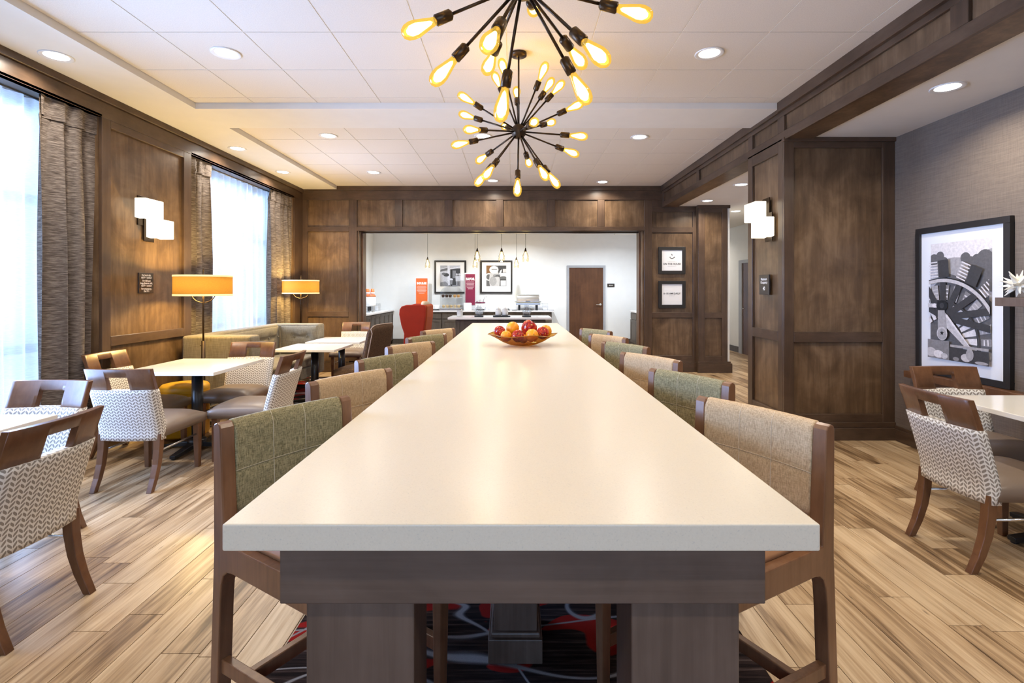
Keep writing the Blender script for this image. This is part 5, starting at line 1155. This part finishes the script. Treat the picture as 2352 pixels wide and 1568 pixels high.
# left counter: coffee station
um = plain('orange_cup_print', (0.75, 0.16, 0.03), 0.5)
u = thing('coffee_urn', 'white coffee dispenser with orange band on the left counter', 'coffee urn', (-3.33, 11.85, CH))
MB().lathe([(0, 0), (0.11, 0), (0.115, 0.012), (0.04, 0.02), (0, 0.02)], 24).build('foot', M['chrome'], u); B(-0.09, 0.09, -0.05, 0.09, 0.0205, 0.14).build('pedestal', M['chrome'], u)
MB().lathe([(0, 0.1405), (0.125, 0.1405), (0.13, 0.16), (0.13, 0.36), (0, 0.36)], 28).build('tank', M['porcelain'], u); MB().lathe([(0, 0.3605), (0.132, 0.3605), (0.132, 0.385), (0, 0.385)], 28).build('band', um, u); B(-0.02, 0.02, -0.13, -0.09, 0.03, 0.13).build('tap', M['black'], u)
for k, (dx, dy) in enumerate(((-0.055, 0), (0.055, 0.01))):
    lathe_thing('paper_cup_stack', 'white and orange paper cups upside down on the coffee dispenser, %s stack' % ('left' if k == 0 else 'right'), 'cups', -3.33+dx, 11.85+dy, CH+0.3855, [('cups', [(0, 0), (0.052, 0), (0.05, 0.05), (0.052, 0.055), (0.045, 0.075)], 'porcelain'), ('printed_cup', [(0.045, 0.0755), (0.035, 0.155), (0, 0.155)], um)])
lathe_thing('bottle', 'dark blue syrup bottle behind the coffee dispenser', 'bottle', -3.53, 11.95, CH, [('glass', [(0, 0), (0.045, 0), (0.05, 0.02), (0.05, 0.22), (0.02, 0.30), (0.018, 0.36), (0, 0.36)], plain('blue_glass', (0.03, 0.05, 0.16), 0.15)), ('pump', [(0, 0.3605), (0.022, 0.3605), (0.02, 0.41), (0.01, 0.45), (0, 0.45)], 'black')])
t = thing('toaster', 'chrome toaster on the left counter nearer the opening', 'toaster', (-3.40, 10.95, CH)); B(-0.13, 0.13, -0.16, 0.16, 0.012, 0.20).build('shell', M['chrome'], t, bevel=0.03, seg=3); B(-0.10, -0.03, -0.13, 0.13, 0.2005, 0.204).build('slot', M['black'], t); B(0.03, 0.10, -0.13, 0.13, 0.2005, 0.204).build('slot', M['black'], t); B(-0.12, 0.12, -0.15, 0.15, 0, 0.0115).build('foot_plate', M['black'], t); B(0.1305, 0.15, -0.02, 0.02, 0.12, 0.14).build('lever', M['black'], t)
t = thing('juice_dispenser', 'white slant-top dispenser at the left edge of the serving opening', 'dispenser', (-3.42, 10.45, CH)); MB().prism([(-0.14, 0.02), (0.14, 0.02), (0.14, 0.24), (-0.14, 0.36)], 'y', -0.15, 0.15).build('housing', M['porcelain'], t, bevel=0.01); B(-0.15, 0.20, -0.16, 0.16, 0, 0.0195).build('drip_tray', M['black'], t); B(0.1405, 0.165, -0.05, 0.05, 0.10, 0.20).build('nozzle', um, t)
t = thing('condiment_box', 'clear condiment box at the far end of the left counter', 'box', (-3.38, 12.55, CH)); B(-0.09, 0.09, -0.09, 0.09, 0.001, 0.012).build('base', M['acrylic'], t); MB().box(-0.09, 0.09, -0.09, -0.085, 0.012, 0.18).box(-0.09, 0.09, 0.085, 0.09, 0.012, 0.18).box(-0.09, -0.085, -0.085, 0.085, 0.012, 0.18).box(0.085, 0.09, -0.085, 0.085, 0.012, 0.18).build('walls', M['acrylic'], t); B(-0.07, 0.07, -0.07, 0.07, 0.0125, 0.11).build('packets', M['paper'], t)
t = thing('canister', 'white canister on the right serving room cabinet', 'canister', (3.05, 12.4, CH)); MB().lathe([(0, 0), (0.07, 0), (0.07, 0.15), (0, 0.15)], 20).build('jar', M['porcelain'], t); MB().lathe([(0, 0.1505), (0.072, 0.1505), (0.05, 0.175), (0.015, 0.18), (0.015, 0.20), (0, 0.20)], 20).build('lid', M['porcelain'], t)
